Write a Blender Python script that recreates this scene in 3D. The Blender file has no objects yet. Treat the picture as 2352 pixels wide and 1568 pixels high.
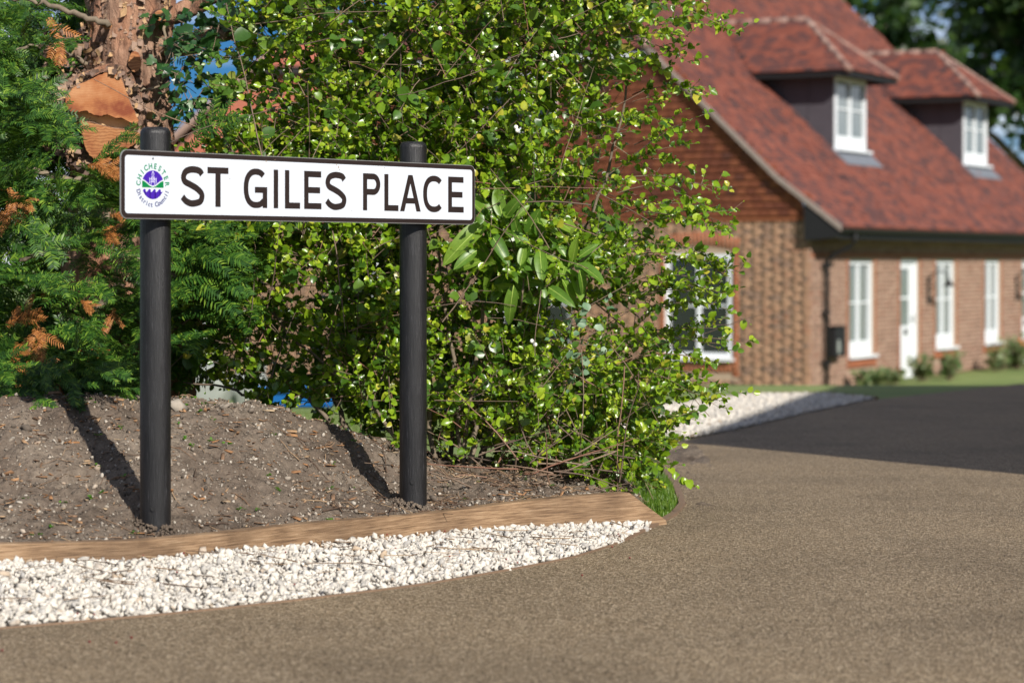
import bpy, bmesh, math, random
import numpy as np
from mathutils import Vector, Matrix, Euler

random.seed(7)
RNG = np.random.default_rng(7)
SC = bpy.context.scene
COL = SC.collection
R = math.radians

# ------------------------------------------------------------------ camera, sky, sun, exposure
ZC = 0.74                     # eye height above the near road
FPX = 5553.0                  # focal length in pixels of a 2352 px wide picture
cam_d = bpy.data.cameras.new('camera')
cam = bpy.data.objects.new('camera', cam_d)
COL.objects.link(cam)
cam.location = (0, 0, ZC)
cam.rotation_euler = (R(90), 0, 0)
cam_d.lens = 85
cam_d.sensor_width = 36
cam_d.shift_y = -0.0782
cam_d.clip_start = 0.05
cam_d.clip_end = 3000
cam_d.dof.use_dof = True
cam_d.dof.focus_distance = 6.5
cam_d.dof.aperture_fstop = 4.2
SC.camera = cam

SUN_H = Vector((0.45, -0.89, 0)).normalized()
SUN_E = R(30)
SUN_DIR = SUN_H * math.cos(SUN_E) + Vector((0, 0, math.sin(SUN_E)))
world = bpy.data.worlds.new('World')
SC.world = world
world.use_nodes = True
wn, wl = world.node_tree.nodes, world.node_tree.links
wn.clear()
sky = wn.new('ShaderNodeTexSky')
sky.sky_type = 'NISHITA'
sky.sun_disc = False
sky.sun_elevation = SUN_E
sky.sun_rotation = math.atan2(SUN_H.x, SUN_H.y)
sky.altitude = 0
sky.air_density = 1.0
sky.dust_density = 0.15
sky.ozone_density = 4.0
bg = wn.new('ShaderNodeBackground')
bg.inputs['Strength'].default_value = 0.073
# scattered cloud, the same all round the sky
tc = wn.new('ShaderNodeTexCoord')
mp = wn.new('ShaderNodeMapping'); mp.inputs['Scale'].default_value = (1.6, 1.6, 5.0); mp.inputs['Location'].default_value = (16.44, 8.52, 3.6)
ns = wn.new('ShaderNodeTexNoise'); ns.inputs['Scale'].default_value = 2.6; ns.inputs['Detail'].default_value = 7; ns.inputs['Roughness'].default_value = 0.6
rp = wn.new('ShaderNodeValToRGB')
rp.color_ramp.elements[0].position = 0.47; rp.color_ramp.elements[0].color = (0, 0, 0, 1)
rp.color_ramp.elements[1].position = 0.66; rp.color_ramp.elements[1].color = (1, 1, 1, 1)
deep = wn.new('ShaderNodeMix'); deep.data_type = 'RGBA'; deep.blend_type = 'MULTIPLY'
deep.inputs[0].default_value = 1.0; deep.inputs[7].default_value = (0.12, 0.32, 0.58, 1)
mixc = wn.new('ShaderNodeMix'); mixc.data_type = 'RGBA'
mixc.inputs[7].default_value = (13.0, 13.4, 14.0, 1)
wo = wn.new('ShaderNodeOutputWorld')
wl.new(tc.outputs['Generated'], mp.inputs['Vector']); wl.new(mp.outputs[0], ns.inputs['Vector'])
wl.new(ns.outputs['Fac'], rp.inputs[0]); wl.new(sky.outputs[0], deep.inputs[6]); wl.new(deep.outputs[2], mixc.inputs[6])
wl.new(rp.outputs[0], mixc.inputs[0])
wl.new(mixc.outputs[2], bg.inputs[0]); wl.new(bg.outputs[0], wo.inputs[0])

sun_d = bpy.data.lights.new('sun', 'SUN')
sun_d.energy = 5.0
sun_d.angle = R(0.5)
sun_d.color = (1.0, 0.94, 0.85)
sun = bpy.data.objects.new('sun', sun_d)
COL.objects.link(sun)
sun.rotation_euler = SUN_DIR.to_track_quat('Z', 'Y').to_euler()
sun.location = (20, -40, 40)

SC.view_settings.view_transform = 'Standard'
SC.view_settings.look = 'None'
SC.view_settings.exposure = 0.45
SC.view_settings.gamma = 1.0
SC.render.engine = 'CYCLES'
SC.cycles.max_bounces = 8
SC.cycles.transparent_max_bounces = 12
SC.cycles.use_denoising = True
try:
    SC.cycles.denoising_prefilter = 'ACCURATE'
except Exception:
    pass

# ------------------------------------------------------------------ helpers
def P(x, y, Y):
    """point seen at picture position (x, y) of the 2352 px wide view, Y metres out"""
    return Vector(((x - 1176) / FPX * Y, Y, ZC + (600 - y) / FPX * Y))

def tag(o, label=None, cat=None, group=None, kind=None):
    if label: o['label'] = label
    if cat: o['category'] = cat
    if group: o['group'] = group
    if kind: o['kind'] = kind
    return o

def empty(name, loc=(0, 0, 0), rz=0.0, parent=None):
    o = bpy.data.objects.new(name, None)
    COL.objects.link(o)
    o.location = loc
    o.rotation_euler = (0, 0, rz)
    o.empty_display_size = 0.05
    if parent: o.parent = parent
    return o

def link(name, me, parent=None, loc=(0, 0, 0), rot=(0, 0, 0)):
    o = bpy.data.objects.new(name, me)
    COL.objects.link(o)
    o.location = loc
    o.rotation_euler = rot
    if parent: o.parent = parent
    return o

def npmesh(name, V, Fs, mat=None, smooth=False):
    """V (n,3); Fs: (m,k) array of equal sided faces or a list of such arrays"""
    if isinstance(Fs, np.ndarray): Fs = [Fs]
    me = bpy.data.meshes.new(name)
    V = np.ascontiguousarray(V, dtype=np.float32)
    me.vertices.add(len(V)); me.vertices.foreach_set('co', V.ravel())
    loops = np.concatenate([f.ravel() for f in Fs]).astype(np.int32)
    sizes = np.concatenate([np.full(len(f), f.shape[1], np.int32) for f in Fs])
    starts = np.concatenate([[0], np.cumsum(sizes)[:-1]]).astype(np.int32)
    me.loops.add(len(loops)); me.loops.foreach_set('vertex_index', loops)
    me.polygons.add(len(sizes)); me.polygons.foreach_set('loop_start', starts)
    try: me.polygons.foreach_set('loop_total', sizes)
    except Exception: pass
    if smooth: me.polygons.foreach_set('use_smooth', np.ones(len(sizes), bool))
    me.update(calc_edges=True)
    me.validate()
    if mat: me.materials.append(mat)
    return me

class MB:
    def __init__(s): s.v = []; s.f = []
    def add(s, vs, fs):
        n = len(s.v); s.v += [tuple(p) for p in vs]; s.f += [tuple(i + n for i in f) for f in fs]; return s
    def box(s, x0, x1, y0, y1, z0, z1):
        return s.add([(x0,y0,z0),(x1,y0,z0),(x1,y1,z0),(x0,y1,z0),(x0,y0,z1),(x1,y0,z1),(x1,y1,z1),(x0,y1,z1)],
                     [(0,3,2,1),(4,5,6,7),(0,1,5,4),(1,2,6,5),(2,3,7,6),(3,0,4,7)])
    def prism(s, pts, axis, d0, d1):
        """closed outline pts (2-D) extruded along axis ('x','y','z')"""
        def m(p, d):
            return {'x': (d, p[0], p[1]), 'y': (p[0], d, p[1]), 'z': (p[0], p[1], d)}[axis]
        n = len(pts)
        return s.add([m(p, d0) for p in pts] + [m(p, d1) for p in pts],
                     [tuple(range(n)), tuple(range(2*n-1, n-1, -1))] + [(i, i+n, (i+1)%n+n, (i+1)%n) for i in range(n)])
    def tube(s, pts, r, n=8, cap=True):
        pts = [Vector(p) for p in pts]; k = len(pts)
        rs = r if isinstance(r, (list, tuple)) else [r]*k
        vs = []
        for i, p in enumerate(pts):
            t = (pts[min(i+1, k-1)] - pts[max(i-1, 0)]).normalized()
            a = t.cross(Vector((0, 0, 1)) if abs(t.z) < .9 else Vector((1, 0, 0))).normalized(); b = t.cross(a)
            for j in range(n):
                q = 2*math.pi*j/n
                vs.append(p + (a*math.cos(q) + b*math.sin(q))*rs[i])
        fs = [(i*n+j, i*n+(j+1)%n, (i+1)*n+(j+1)%n, (i+1)*n+j) for i in range(k-1) for j in range(n)]
        if cap: fs += [tuple(range(n-1, -1, -1)), tuple(range((k-1)*n, k*n))]
        return s.add(vs, fs)
    def build(s, name, mat, parent=None, loc=(0, 0, 0), rot=(0, 0, 0), smooth=False, bevel=0, off=(0, 0, 0)):
        me = bpy.data.meshes.new(name)
        o_ = Vector(off)
        me.from_pydata([tuple(Vector(p) - o_) for p in s.v], [], s.f); me.update()
        bm = bmesh.new(); bm.from_mesh(me); bmesh.ops.recalc_face_normals(bm, faces=bm.faces)
        if bevel: bmesh.ops.bevel(bm, geom=list(bm.edges), offset=bevel, segments=1, affect='EDGES', clamp_overlap=True)
        bm.to_mesh(me); bm.free()
        if mat: me.materials.append(mat)
        if smooth:
            me.polygons.foreach_set('use_smooth', np.ones(len(me.polygons), bool))
        return link(name, me, parent, loc, rot)

def hash2(ix, iy, seed):
    h = np.sin(ix*127.1 + iy*311.7 + seed*74.7)*43758.5453
    return h - np.floor(h)
def vnoise(x, y, seed=0):
    ix, iy = np.floor(x), np.floor(y); fx, fy = x-ix, y-iy
    fx = fx*fx*(3-2*fx); fy = fy*fy*(3-2*fy)
    a, b = hash2(ix, iy, seed), hash2(ix+1, iy, seed)
    c, d = hash2(ix, iy+1, seed), hash2(ix+1, iy+1, seed)
    return (a*(1-fx)+b*fx)*(1-fy) + (c*(1-fx)+d*fx)*fy - .5
def fbm(x, y, seed=0, oct=5, rough=.5):
    s = 0; a = 1.0; f = 1.0
    for i in range(oct):
        s = s + a*vnoise(x*f, y*f, seed+i*13); a *= rough; f *= 2.03
    return s
def smooth01(t):
    t = np.clip(t, 0, 1); return t*t*(3-2*t)

# ------------------------------------------------------------------ materials
def new_mat(name):
    m = bpy.data.materials.new(name); m.use_nodes = True
    n, l = m.node_tree.nodes, m.node_tree.links
    return m, n, l, n['Principled BSDF'], n['Material Output']
def ramp(n, stops, interp='LINEAR'):
    r = n.new('ShaderNodeValToRGB'); cr = r.color_ramp; cr.interpolation = interp
    while len(cr.elements) < len(stops): cr.elements.new(0.5)
    for e, (p, c) in zip(cr.elements, stops):
        e.position = p; e.color = (*c, 1) if len(c) == 3 else c
    return r
def coords(n, l, scale=(1, 1, 1), kind='Object'):
    t = n.new('ShaderNodeTexCoord'); m = n.new('ShaderNodeMapping'); m.inputs['Scale'].default_value = scale
    l.new(t.outputs[kind], m.inputs['Vector']); return m.outputs[0]
def noise(n, l, vec, scale, detail=4, rough=.55):
    t = n.new('ShaderNodeTexNoise'); t.inputs['Scale'].default_value = scale; t.inputs['Detail'].default_value = detail
    t.inputs['Roughness'].default_value = rough
    if vec is not None: l.new(vec, t.inputs['Vector'])
    return t.outputs['Fac']
def mix(n, l, a, b, fac, mode='MIX'):
    m = n.new('ShaderNodeMix'); m.data_type = 'RGBA'; m.blend_type = mode
    for sock, v in ((m.inputs[0], fac), (m.inputs[6], a), (m.inputs[7], b)):
        if isinstance(v, (int, float)): sock.default_value = v
        elif isinstance(v, tuple): sock.default_value = (*v, 1) if len(v) == 3 else v
        else: l.new(v, sock)
    return m.outputs[2]
def bump(n, l, bs, height, strength=.3, dist=.01):
    b = n.new('ShaderNodeBump'); b.inputs['Strength'].default_value = strength; b.inputs['Distance'].default_value = dist
    l.new(height, b.inputs['Height']); l.new(b.outputs[0], bs.inputs['Normal'])
def rnd(n, l):
    """a random number per loose piece and per object"""
    g = n.new('ShaderNodeNewGeometry'); o = n.new('ShaderNodeObjectInfo')
    a = n.new('ShaderNodeMath'); a.operation = 'ADD'; l.new(g.outputs['Random Per Island'], a.inputs[0]); l.new(o.outputs['Random'], a.inputs[1])
    f = n.new('ShaderNodeMath'); f.operation = 'FRACT'; l.new(a.outputs[0], f.inputs[0])
    return f.outputs[0]
def plain(name, col, rough=.6, var=.12, scale=8, metal=0, bumps=0, kind='Object', spec=.5):
    m, n, l, b, o = new_mat(name)
    v = coords(n, l, kind=kind)
    f = noise(n, l, v, scale, 5)
    c = mix(n, l, tuple(x*(1-var) for x in col), tuple(min(1, x*(1+var)) for x in col), f)
    l.new(c, b.inputs['Base Color']); b.inputs['Roughness'].default_value = rough; b.inputs['Metallic'].default_value = metal
    b.inputs['Specular IOR Level'].default_value = spec
    if bumps: bump(n, l, b, f, bumps, .01)
    return m
def pieces(name, stops, rough=.8, grain=40, amount=.25, bumps=.3, patch=None, dist=.004, interp='LINEAR'):
    """pieces that differ one by one in colour"""
    m, n, l, b, o = new_mat(name)
    c = ramp(n, stops, interp); l.new(rnd(n, l), c.inputs[0])
    g = n.new('ShaderNodeNewGeometry')
    f = noise(n, l, g.outputs['Position'], grain, 4)
    out = mix(n, l, c.outputs[0], tuple([.25]*3), f, 'MULTIPLY') if False else None
    sh = ramp(n, [(0.3, (1-amount,)*3), (.7, (1, 1, 1))]); l.new(f, sh.inputs[0])
    out = mix(n, l, c.outputs[0], sh.outputs[0], 1.0, 'MULTIPLY')
    if patch:
        pf = noise(n, l, g.outputs['Position'], patch[0], 2); pr = ramp(n, [(patch[1], (0, 0, 0)), (patch[2], (1, 1, 1))]); l.new(pf, pr.inputs[0])
        out = mix(n, l, out, patch[3], pr.outputs[0])
    l.new(out, b.inputs['Base Color']); b.inputs['Roughness'].default_value = rough
    if bumps: bump(n, l, b, f, bumps, dist)
    return m
def leafmat(name, stops, rough=.32, trans=.35, tcol=(.35, .55, .03), spec=.5):
    m, n, l, b, o = new_mat(name)
    c = ramp(n, stops); l.new(rnd(n, l), c.inputs[0])
    g = n.new('ShaderNodeNewGeometry')
    f = noise(n, l, g.outputs['Position'], 90, 3)
    sh = ramp(n, [(.3, (.75, .75, .75)), (.7, (1, 1, 1))]); l.new(f, sh.inputs[0])
    col = mix(n, l, c.outputs[0], sh.outputs[0], 1.0, 'MULTIPLY')
    l.new(col, b.inputs['Base Color']); b.inputs['Roughness'].default_value = rough
    b.inputs['Specular IOR Level'].default_value = spec
    t = n.new('ShaderNodeBsdfTranslucent'); l.new(mix(n, l, col, tcol, .5), t.inputs['Color'])
    ms = n.new('ShaderNodeMixShader'); ms.inputs[0].default_value = trans
    l.new(b.outputs[0], ms.inputs[1]); l.new(t.outputs[0], ms.inputs[2]); l.new(ms.outputs[0], o.inputs['Surface'])
    return m

M = {}
# resin-bound aggregate road
m, n, l, b, o = new_mat('road_aggregate')
v = coords(n, l)
vo = n.new('ShaderNodeTexVoronoi'); vo.inputs['Scale'].default_value = 215; l.new(v, vo.inputs['Vector'])
sep = n.new('ShaderNodeSeparateColor'); l.new(vo.outputs['Color'], sep.inputs[0])
cr = ramp(n, [(0, (.070, .050, .030)), (.3, (.168, .122, .074)), (.55, (.232, .174, .109)), (.8, (.31, .24, .155)), (1, (.46, .38, .27))]); l.new(sep.outputs[0], cr.inputs[0])
big = noise(n, l, v, 1.3, 5, .65); br = ramp(n, [(.3, (.74, .73, .72)), (.5, (.97, .96, .95)), (.7, (1.08, 1.06, 1.03))]); l.new(big, br.inputs[0])
mid = noise(n, l, v, 28, 3, .6); mr = ramp(n, [(.3, (.9, .9, .9)), (.7, (1.06, 1.06, 1.06))]); l.new(mid, mr.inputs[0])
c1 = mix(n, l, cr.outputs[0], br.outputs[0], 1.0, 'MULTIPLY'); c1 = mix(n, l, c1, mr.outputs[0], 1.0, 'MULTIPLY')
l.new(c1, b.inputs['Base Color']); b.inputs['Roughness'].default_value = .75
bump(n, l, b, vo.outputs['Distance'], .7, .006)
b.inputs['Specular IOR Level'].default_value = .25
M['road'] = m
# lawn sheet
m, n, l, b, o = new_mat('lawn')
v = coords(n, l)
f1 = noise(n, l, v, 1.1, 5, .6); f2 = noise(n, l, v, 90, 3)
c = ramp(n, [(.3, (.11, .165, .038)), (.5, (.155, .215, .052)), (.7, (.21, .25, .08))]); l.new(f1, c.inputs[0])
d = ramp(n, [(.3, (.7, .7, .7)), (.7, (1.15, 1.15, 1.1))]); l.new(f2, d.inputs[0])
l.new(mix(n, l, c.outputs[0], d.outputs[0], 1.0, 'MULTIPLY'), b.inputs['Base Color']); b.inputs['Roughness'].default_value = .9
bump(n, l, b, f2, .15, .02)
M['lawn'] = m
# soil
m, n, l, b, o = new_mat('dry_soil')
v = coords(n, l)
f1 = noise(n, l, v, 5, 7, .62); f2 = noise(n, l, v, 70, 5, .7)
c = ramp(n, [(.28, (.075, .056, .042)), (.48, (.150, .118, .092)), (.72, (.24, .198, .156))]); l.new(f1, c.inputs[0])
d = ramp(n, [(.25, (.55, .53, .52)), (.55, (1, 1, 1)), (.78, (1.35, 1.3, 1.22))]); l.new(f2, d.inputs[0])
l.new(mix(n, l, c.outputs[0], d.outputs[0], 1.0, 'MULTIPLY'), b.inputs['Base Color']); b.inputs['Roughness'].default_value = .95
b.inputs['Specular IOR Level'].default_value = .15
bump(n, l, b, f2, .9, .012)
M['soil'] = m
# timber
m, n, l, b, o = new_mat('weathered_timber')
v = coords(n, l, (4, 4, 90))
f1 = noise(n, l, v, 3.0, 7, .65)
v2 = coords(n, l, (1.2, 1.2, 2)); f2 = noise(n, l, v2, 3.5, 4)
c = ramp(n, [(.30, (.070, .040, .022)), (.42, (.18, .108, .057)), (.54, (.27, .172, .096)), (.70, (.38, .265, .165))]); l.new(f1, c.inputs[0])
d = ramp(n, [(.32, (.55, .53, .52)), (.62, (1.05, 1.05, 1.05))]); l.new(f2, d.inputs[0])
l.new(mix(n, l, c.outputs[0], d.outputs[0], 1.0, 'MULTIPLY'), b.inputs['Base Color']); b.inputs['Roughness'].default_value = .8
bump(n, l, b, f1, .5, .006)
M['timber'] = m
M['edging'] = plain('edging_strip', (.17, .11, .07), .8, .3, 12)
M['stone'] = pieces('limestone_chips', [(0, (.40, .38, .35)), (.15, (.54, .50, .44)), (.5, (.64, .595, .525)), (.85, (.69, .65, .585)), (.95, (.40, .385, .365)), (1, (.48, .37, .26))], .9, 70, .30, .5, dist=.004)
M['pebble'] = pieces('soil_stones', [(0, (.075, .058, .044)), (.35, (.16, .13, .102)), (.6, (.27, .23, .185)), (.85, (.47, .425, .36)), (1, (.27, .16, .085))], .9, 60, .3, .4)
M['litter'] = pieces('dead_twigs', [(0, (.07, .042, .028)), (.4, (.15, .09, .055)), (.75, (.26, .17, .10)), (1, (.36, .25, .15))], .85, 120, .3, .2)
M['chip'] = pieces('wood_chips', [(0, (.10, .055, .03)), (.4, (.22, .13, .075)), (.7, (.34, .16, .06)), (1, (.40, .30, .19))], .85, 120, .3, .2)
M['twig'] = pieces('twig_bark', [(0, (.085, .058, .042)), (.4, (.17, .115, .082)), (.75, (.26, .19, .13)), (1, (.24, .105, .065))], .75, 60, .3, .2)
M['stem'] = pieces('stem_bark', [(0, (.14, .105, .075)), (1, (.24, .19, .13))], .85, 40, .4, .4)
M['leaf'] = leafmat('shrub_leaf', [(0, (.030, .085, .008)), (.22, (.080, .170, .010)), (.5, (.175, .310, .014)), (.8, (.285, .420, .022)), (.95, (.40, .49, .04)), (1, (.50, .44, .05))], .30, .32, (.52, .74, .03), .55)
M['leafbig'] = leafmat('snowberry_leaf', [(0, (.035, .095, .014)), (.5, (.075, .165, .020)), (.85, (.145, .245, .028)), (1, (.34, .29, .06))], .34, .28, (.42, .66, .05))
M['laurel'] = leafmat('laurel_leaf', [(0, (.075, .175, .020)), (.5, (.120, .235, .028)), (1, (.200, .325, .035))], .36, .34, (.45, .74, .04), .4)
M['midrib'] = plain('leaf_midrib', (.34, .44, .09), .5, .1)
M['glaucous'] = leafmat('glaucous_leaf', [(0, (.09, .19, .09)), (.5, (.16, .27, .15)), (1, (.26, .36, .24))], .5, .22, (.3, .5, .25))
M['ivy'] = leafmat('ivy_leaf', [(0, (.012, .048, .016)), (.6, (.025, .085, .024)), (1, (.060, .140, .030))], .32, .2, (.15, .38, .05))
M['yew'] = leafmat('yew_needles', [(0, (.012, .044, .008)), (.45, (.030, .090, .013)), (.78, (.072, .165, .018)), (1, (.175, .275, .030))], .45, .16, (.32, .58, .04), .3)
M['yewdead'] = leafmat('dead_needles', [(0, (.27, .09, .022)), (.5, (.44, .16, .036)), (1, (.56, .25, .07))], .6, .25, (.6, .25, .05))
M['grass'] = leafmat('grass_blades', [(0, (.055, .13, .012)), (.5, (.115, .22, .020)), (1, (.21, .30, .045))], .45, .4, (.3, .6, .03))
M['lawnblade'] = leafmat('lawn_blades', [(0, (.09, .15, .030)), (.5, (.15, .225, .048)), (1, (.23, .27, .09))], .5, .4, (.3, .45, .08))
M['berry'] = plain('white_berry', (.80, .80, .72), .4, .05)
M['redberry'] = plain('red_berry', (.16, .010, .012), .35, .1)
# bark of the yew
m, n, l, b, o = new_mat('yew_bark')
v = coords(n, l, (9, 9, 3.2))
f1 = noise(n, l, v, 2.2, 8, .68); f2 = noise(n, l, coords(n, l, (4, 4, 2)), 2, 4)
c = ramp(n, [(.32, (.030, .018, .013)), (.42, (.17, .095, .062)), (.55, (.33, .20, .135)), (.75, (.46, .31, .215))]); l.new(f1, c.inputs[0])
d = ramp(n, [(.45, (0, 0, 0)), (.7, (1, 1, 1))]); l.new(f2, d.inputs[0])
l.new(mix(n, l, c.outputs[0], (.33, .15, .08), d.outputs[0], 'MIX'), b.inputs['Base Color'])
l.new(mix(n, l, c.outputs[0], mix(n, l, c.outputs[0], (1.1, .8, .62), 1.0, 'MULTIPLY'), d.outputs[0]), b.inputs['Base Color'])
b.inputs['Roughness'].default_value = .9
bump(n, l, b, f1, 1.0, .03)
M['bark'] = m
M['flake'] = pieces('bark_flakes', [(0, (.09, .055, .04)), (.35, (.22, .14, .105)), (.7, (.34, .23, .17)), (.85, (.44, .28, .16)), (1, (.56, .35, .17))], .85, 70, .4, .4)
m, n, l, b, o = new_mat('sawn_wood')
v = coords(n, l, (1, 1, 1))
wv = n.new('ShaderNodeTexWave'); wv.wave_type = 'BANDS'; wv.bands_direction = 'Z'; wv.inputs['Scale'].default_value = 34; wv.inputs['Distortion'].default_value = 5.5
wv.inputs['Detail'].default_value = 3; wv.inputs['Detail Scale'].default_value = 1.6; l.new(v, wv.inputs['Vector'])
f2 = noise(n, l, v, 9, 5)
c = ramp(n, [(0, (.25, .105, .038)), (.5, (.33, .15, .056)), (1, (.39, .19, .076))]); l.new(wv.outputs['Fac'], c.inputs[0])
d = ramp(n, [(.36, (.62, .36, .28)), (.5, (.95, .85, .8)), (.66, (1.08, 1.12, 1.25))]); l.new(f2, d.inputs[0])
l.new(mix(n, l, c.outputs[0], d.outputs[0], 1.0, 'MULTIPLY'), b.inputs['Base Color']); b.inputs['Roughness'].default_value = .8
bump(n, l, b, f2, .3, .006)
M['sawn'] = m
m, n, l, b, o = new_mat('sawn_end_grain')
v = coords(n, l)
mpn = n.new('ShaderNodeMapping'); mpn.inputs['Location'].default_value = (.055, 0, -.985); mpn.inputs['Scale'].default_value = (1, 0, 1.3); l.new(v, mpn.inputs['Vector'])
wv = n.new('ShaderNodeTexWave'); wv.wave_type = 'RINGS'; wv.rings_direction = 'Y'; wv.inputs['Scale'].default_value = 48; wv.inputs['Distortion'].default_value = 2.5; wv.inputs['Detail'].default_value = 3; wv.inputs['Detail Scale'].default_value = 1.2
l.new(mpn.outputs[0], wv.inputs['Vector'])
f2 = noise(n, l, v, 11, 5)
c = ramp(n, [(0, (.30, .12, .042)), (1, (.37, .165, .062))]); l.new(wv.outputs['Fac'], c.inputs[0])
d = ramp(n, [(.36, (.50, .26, .22)), (.48, (.9, .78, .72)), (.64, (1.15, 1.3, 1.6))]); l.new(f2, d.inputs[0])
l.new(mix(n, l, c.outputs[0], d.outputs[0], 1.0, 'MULTIPLY'), b.inputs['Base Color']); b.inputs['Roughness'].default_value = .85
bump(n, l, b, f2, .4, .008)
M['sawnend'] = m
M['sapwood'] = plain('pale_sapwood', (.62, .42, .22), .8, .25, 25, bumps=.4)
# sign
m, n, l, b, o = new_mat('black_recycled_plastic')
f1 = noise(n, l, coords(n, l, (170, 170, 9)), 2.0, 6, .75); f2 = noise(n, l, coords(n, l, (9, 9, 2.5)), 2, 4)
c = ramp(n, [(.38, (.0045, .0045, .005)), (.59, (.011, .011, .0125)), (.77, (.085, .085, .092))]); l.new(f1, c.inputs[0])
d = ramp(n, [(.35, (.7, .7, .72)), (.7, (1.5, 1.48, 1.45))]); l.new(f2, d.inputs[0])
l.new(mix(n, l, c.outputs[0], d.outputs[0], 1.0, 'MULTIPLY'), b.inputs['Base Color'])
b.inputs['Roughness'].default_value = .4; b.inputs['Specular IOR Level'].default_value = .45; bump(n, l, b, f1, .45, .004)
M['post'] = m
m, n, l, b, o = new_mat('sign_white')
v = coords(n, l); f = noise(n, l, v, 26, 8, .75); c = ramp(n, [(.28, (.46, .46, .45)), (.36, (.53, .572, .635)), (1, (.545, .588, .655))]); l.new(f, c.inputs[0])
l.new(c.outputs[0], b.inputs['Base Color']); b.inputs['Roughness'].default_value = .35
M['signwhite'] = m
M['signblack'] = plain('sign_black', (.022, .015, .014), .38, .25, 30)
M['alu'] = plain('sign_aluminium', (.45, .46, .46), .45, .15, 60, metal=.7)
M['purple'] = plain('emblem_purple', (.045, .012, .30), .4, .05)
M['green'] = plain('emblem_green', (.0, .165, .045), .4, .05)
M['ringgreen'] = plain('emblem_ring_green', (.01, .20, .09), .4, .05)
M['ringblue'] = plain('emblem_ring_navy', (.045, .05, .16), .4, .05)
M['pale'] = plain('emblem_pale', (.62, .62, .78), .4, .05)
# house
M['brick'] = pieces('mixed_brick_dimmed', [(0, (.185, .108, .074)), (.10, (.180, .112, .080)), (.2, (.245, .135, .080)), (.5, (.285, .160, .095)), (.8, (.32, .19, .115)), (1, (.27, .130, .076))], .9, 25, .12, .1)  # brown brick mix, darkened in colour for the gable's weaker direct sun
M['brickface'] = pieces('pinkish_brick', [(0, (.235, .140, .098)), (.2, (.29, .172, .122)), (.5, (.335, .205, .148)), (.8, (.375, .240, .175)), (1, (.27, .135, .09))], .9, 25, .18, .3)
M['redbrick'] = pieces('red_brick', [(0, (.29, .090, .038)), (.5, (.34, .112, .048)), (1, (.31, .125, .065))], .9, 25, .2, .3)
M['mortar'] = plain('mortar', (.33, .25, .18), .95, .15, 20)
M['tile'] = pieces('clay_roof_tile', [(0, (.175, .048, .031)), (.35, (.205, .058, .037)), (.66, (.245, .074, .047)), (.80, (.145, .044, .033)), (.90, (.066, .031, .031)), (1, (.056, .029, .030))], .85, 30, .2, .25, (3.0, .53, .61, (.088, .034, .031)))
M['walltile'] = pieces('hung_clay_tile', [(0, (.165, .046, .026)), (.4, (.235, .066, .032)), (.75, (.29, .090, .042)), (.88, (.20, .058, .034)), (1, (.070, .030, .026))], .85, 30, .2, .25)
M['ridgetile'] = pieces('mortared_ridge_tile', [(0, (.26, .15, .12)), (1, (.34, .235, .195))], .9, 18, .35, .3)
M['verge'] = plain('verge_mortar', (.22, .18, .155), .9, .25, 10)
M['lead'] = plain('lead_sheet', (.055, .050, .060), .55, .2, 4, spec=.5)
M['leadlight'] = plain('lead_flashing', (.15, .165, .19), .5, .15, 6)
M['black'] = plain('black_gutter', (.011, .011, .012), .6, .2, 10, spec=.3)
M['white'] = plain('white_paint', (.66, .69, .72), .4, .04, 6)
m, n, l, b, o = new_mat('window_glass')
b.inputs['Base Color'].default_value = (.018, .022, .024, 1); b.inputs['Roughness'].default_value = .06; b.inputs['Specular IOR Level'].default_value = .8
f = noise(n, l, coords(n, l), 1.6, 2); bump(n, l, b, f, .05, .02)
M['glass'] = m
m, n, l, b, o = new_mat('glass_over_net_curtain')
v = coords(n, l, (26, 1, 1)); f = noise(n, l, v, 1.2, 3); c = ramp(n, [(.35, (.10, .125, .13)), (.65, (.24, .27, .275))]); l.new(f, c.inputs[0])
l.new(c.outputs[0], b.inputs['Base Color']); b.inputs['Roughness'].default_value = .08; b.inputs['Specular IOR Level'].default_value = .7
M['netglass'] = m
M['darkgreen'] = plain('door_glass_dark', (.05, .075, .08), .1, .2, 3)
M['blue'] = plain('blue_plastic', (.005, .10, .34), .4, .12, 6)
M['bag'] = plain('pale_sack', (.22, .24, .22), .8, .15, 6, bumps=.4)
M['render'] = plain('concrete_coping', (.42, .40, .37), .9, .15, 5)
# far roof: pieces too small to tell apart
m, n, l, b, o = new_mat('far_tiled_roof')
v = coords(n, l)
wv = n.new('ShaderNodeTexWave'); wv.bands_direction = 'Z'; wv.inputs['Scale'].default_value = 2.2; wv.inputs['Distortion'].default_value = .6; l.new(v, wv.inputs['Vector'])
f = noise(n, l, v, 2.2, 5, .6); c = ramp(n, [(.35, (.32, .090, .055)), (.6, (.36, .115, .07)), (.75, (.20, .07, .05))]); l.new(f, c.inputs[0])
d = ramp(n, [(0, (.72, .72, .72)), (.4, (1, 1, 1))]); l.new(wv.outputs['Fac'], d.inputs[0])
l.new(mix(n, l, c.outputs[0], d.outputs[0], 1.0, 'MULTIPLY'), b.inputs['Base Color']); b.inputs['Roughness'].default_value = .85
M['farroof'] = m
m, n, l, b, o = new_mat('far_brick')
bt = n.new('ShaderNodeTexBrick'); bt.inputs['Scale'].default_value = 1.0; bt.inputs['Brick Width'].default_value = .225; bt.inputs['Row Height'].default_value = .075; bt.inputs['Mortar Size'].default_value = .01
bt.inputs['Color1'].default_value = (.36, .19, .12, 1); bt.inputs['Color2'].default_value = (.28, .13, .085, 1); bt.inputs['Mortar'].default_value = (.38, .32, .26, 1)
tcn = n.new('ShaderNodeTexCoord'); sp = n.new('ShaderNodeSeparateXYZ'); cb = n.new('ShaderNodeCombineXYZ'); ad = n.new('ShaderNodeMath')
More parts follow.
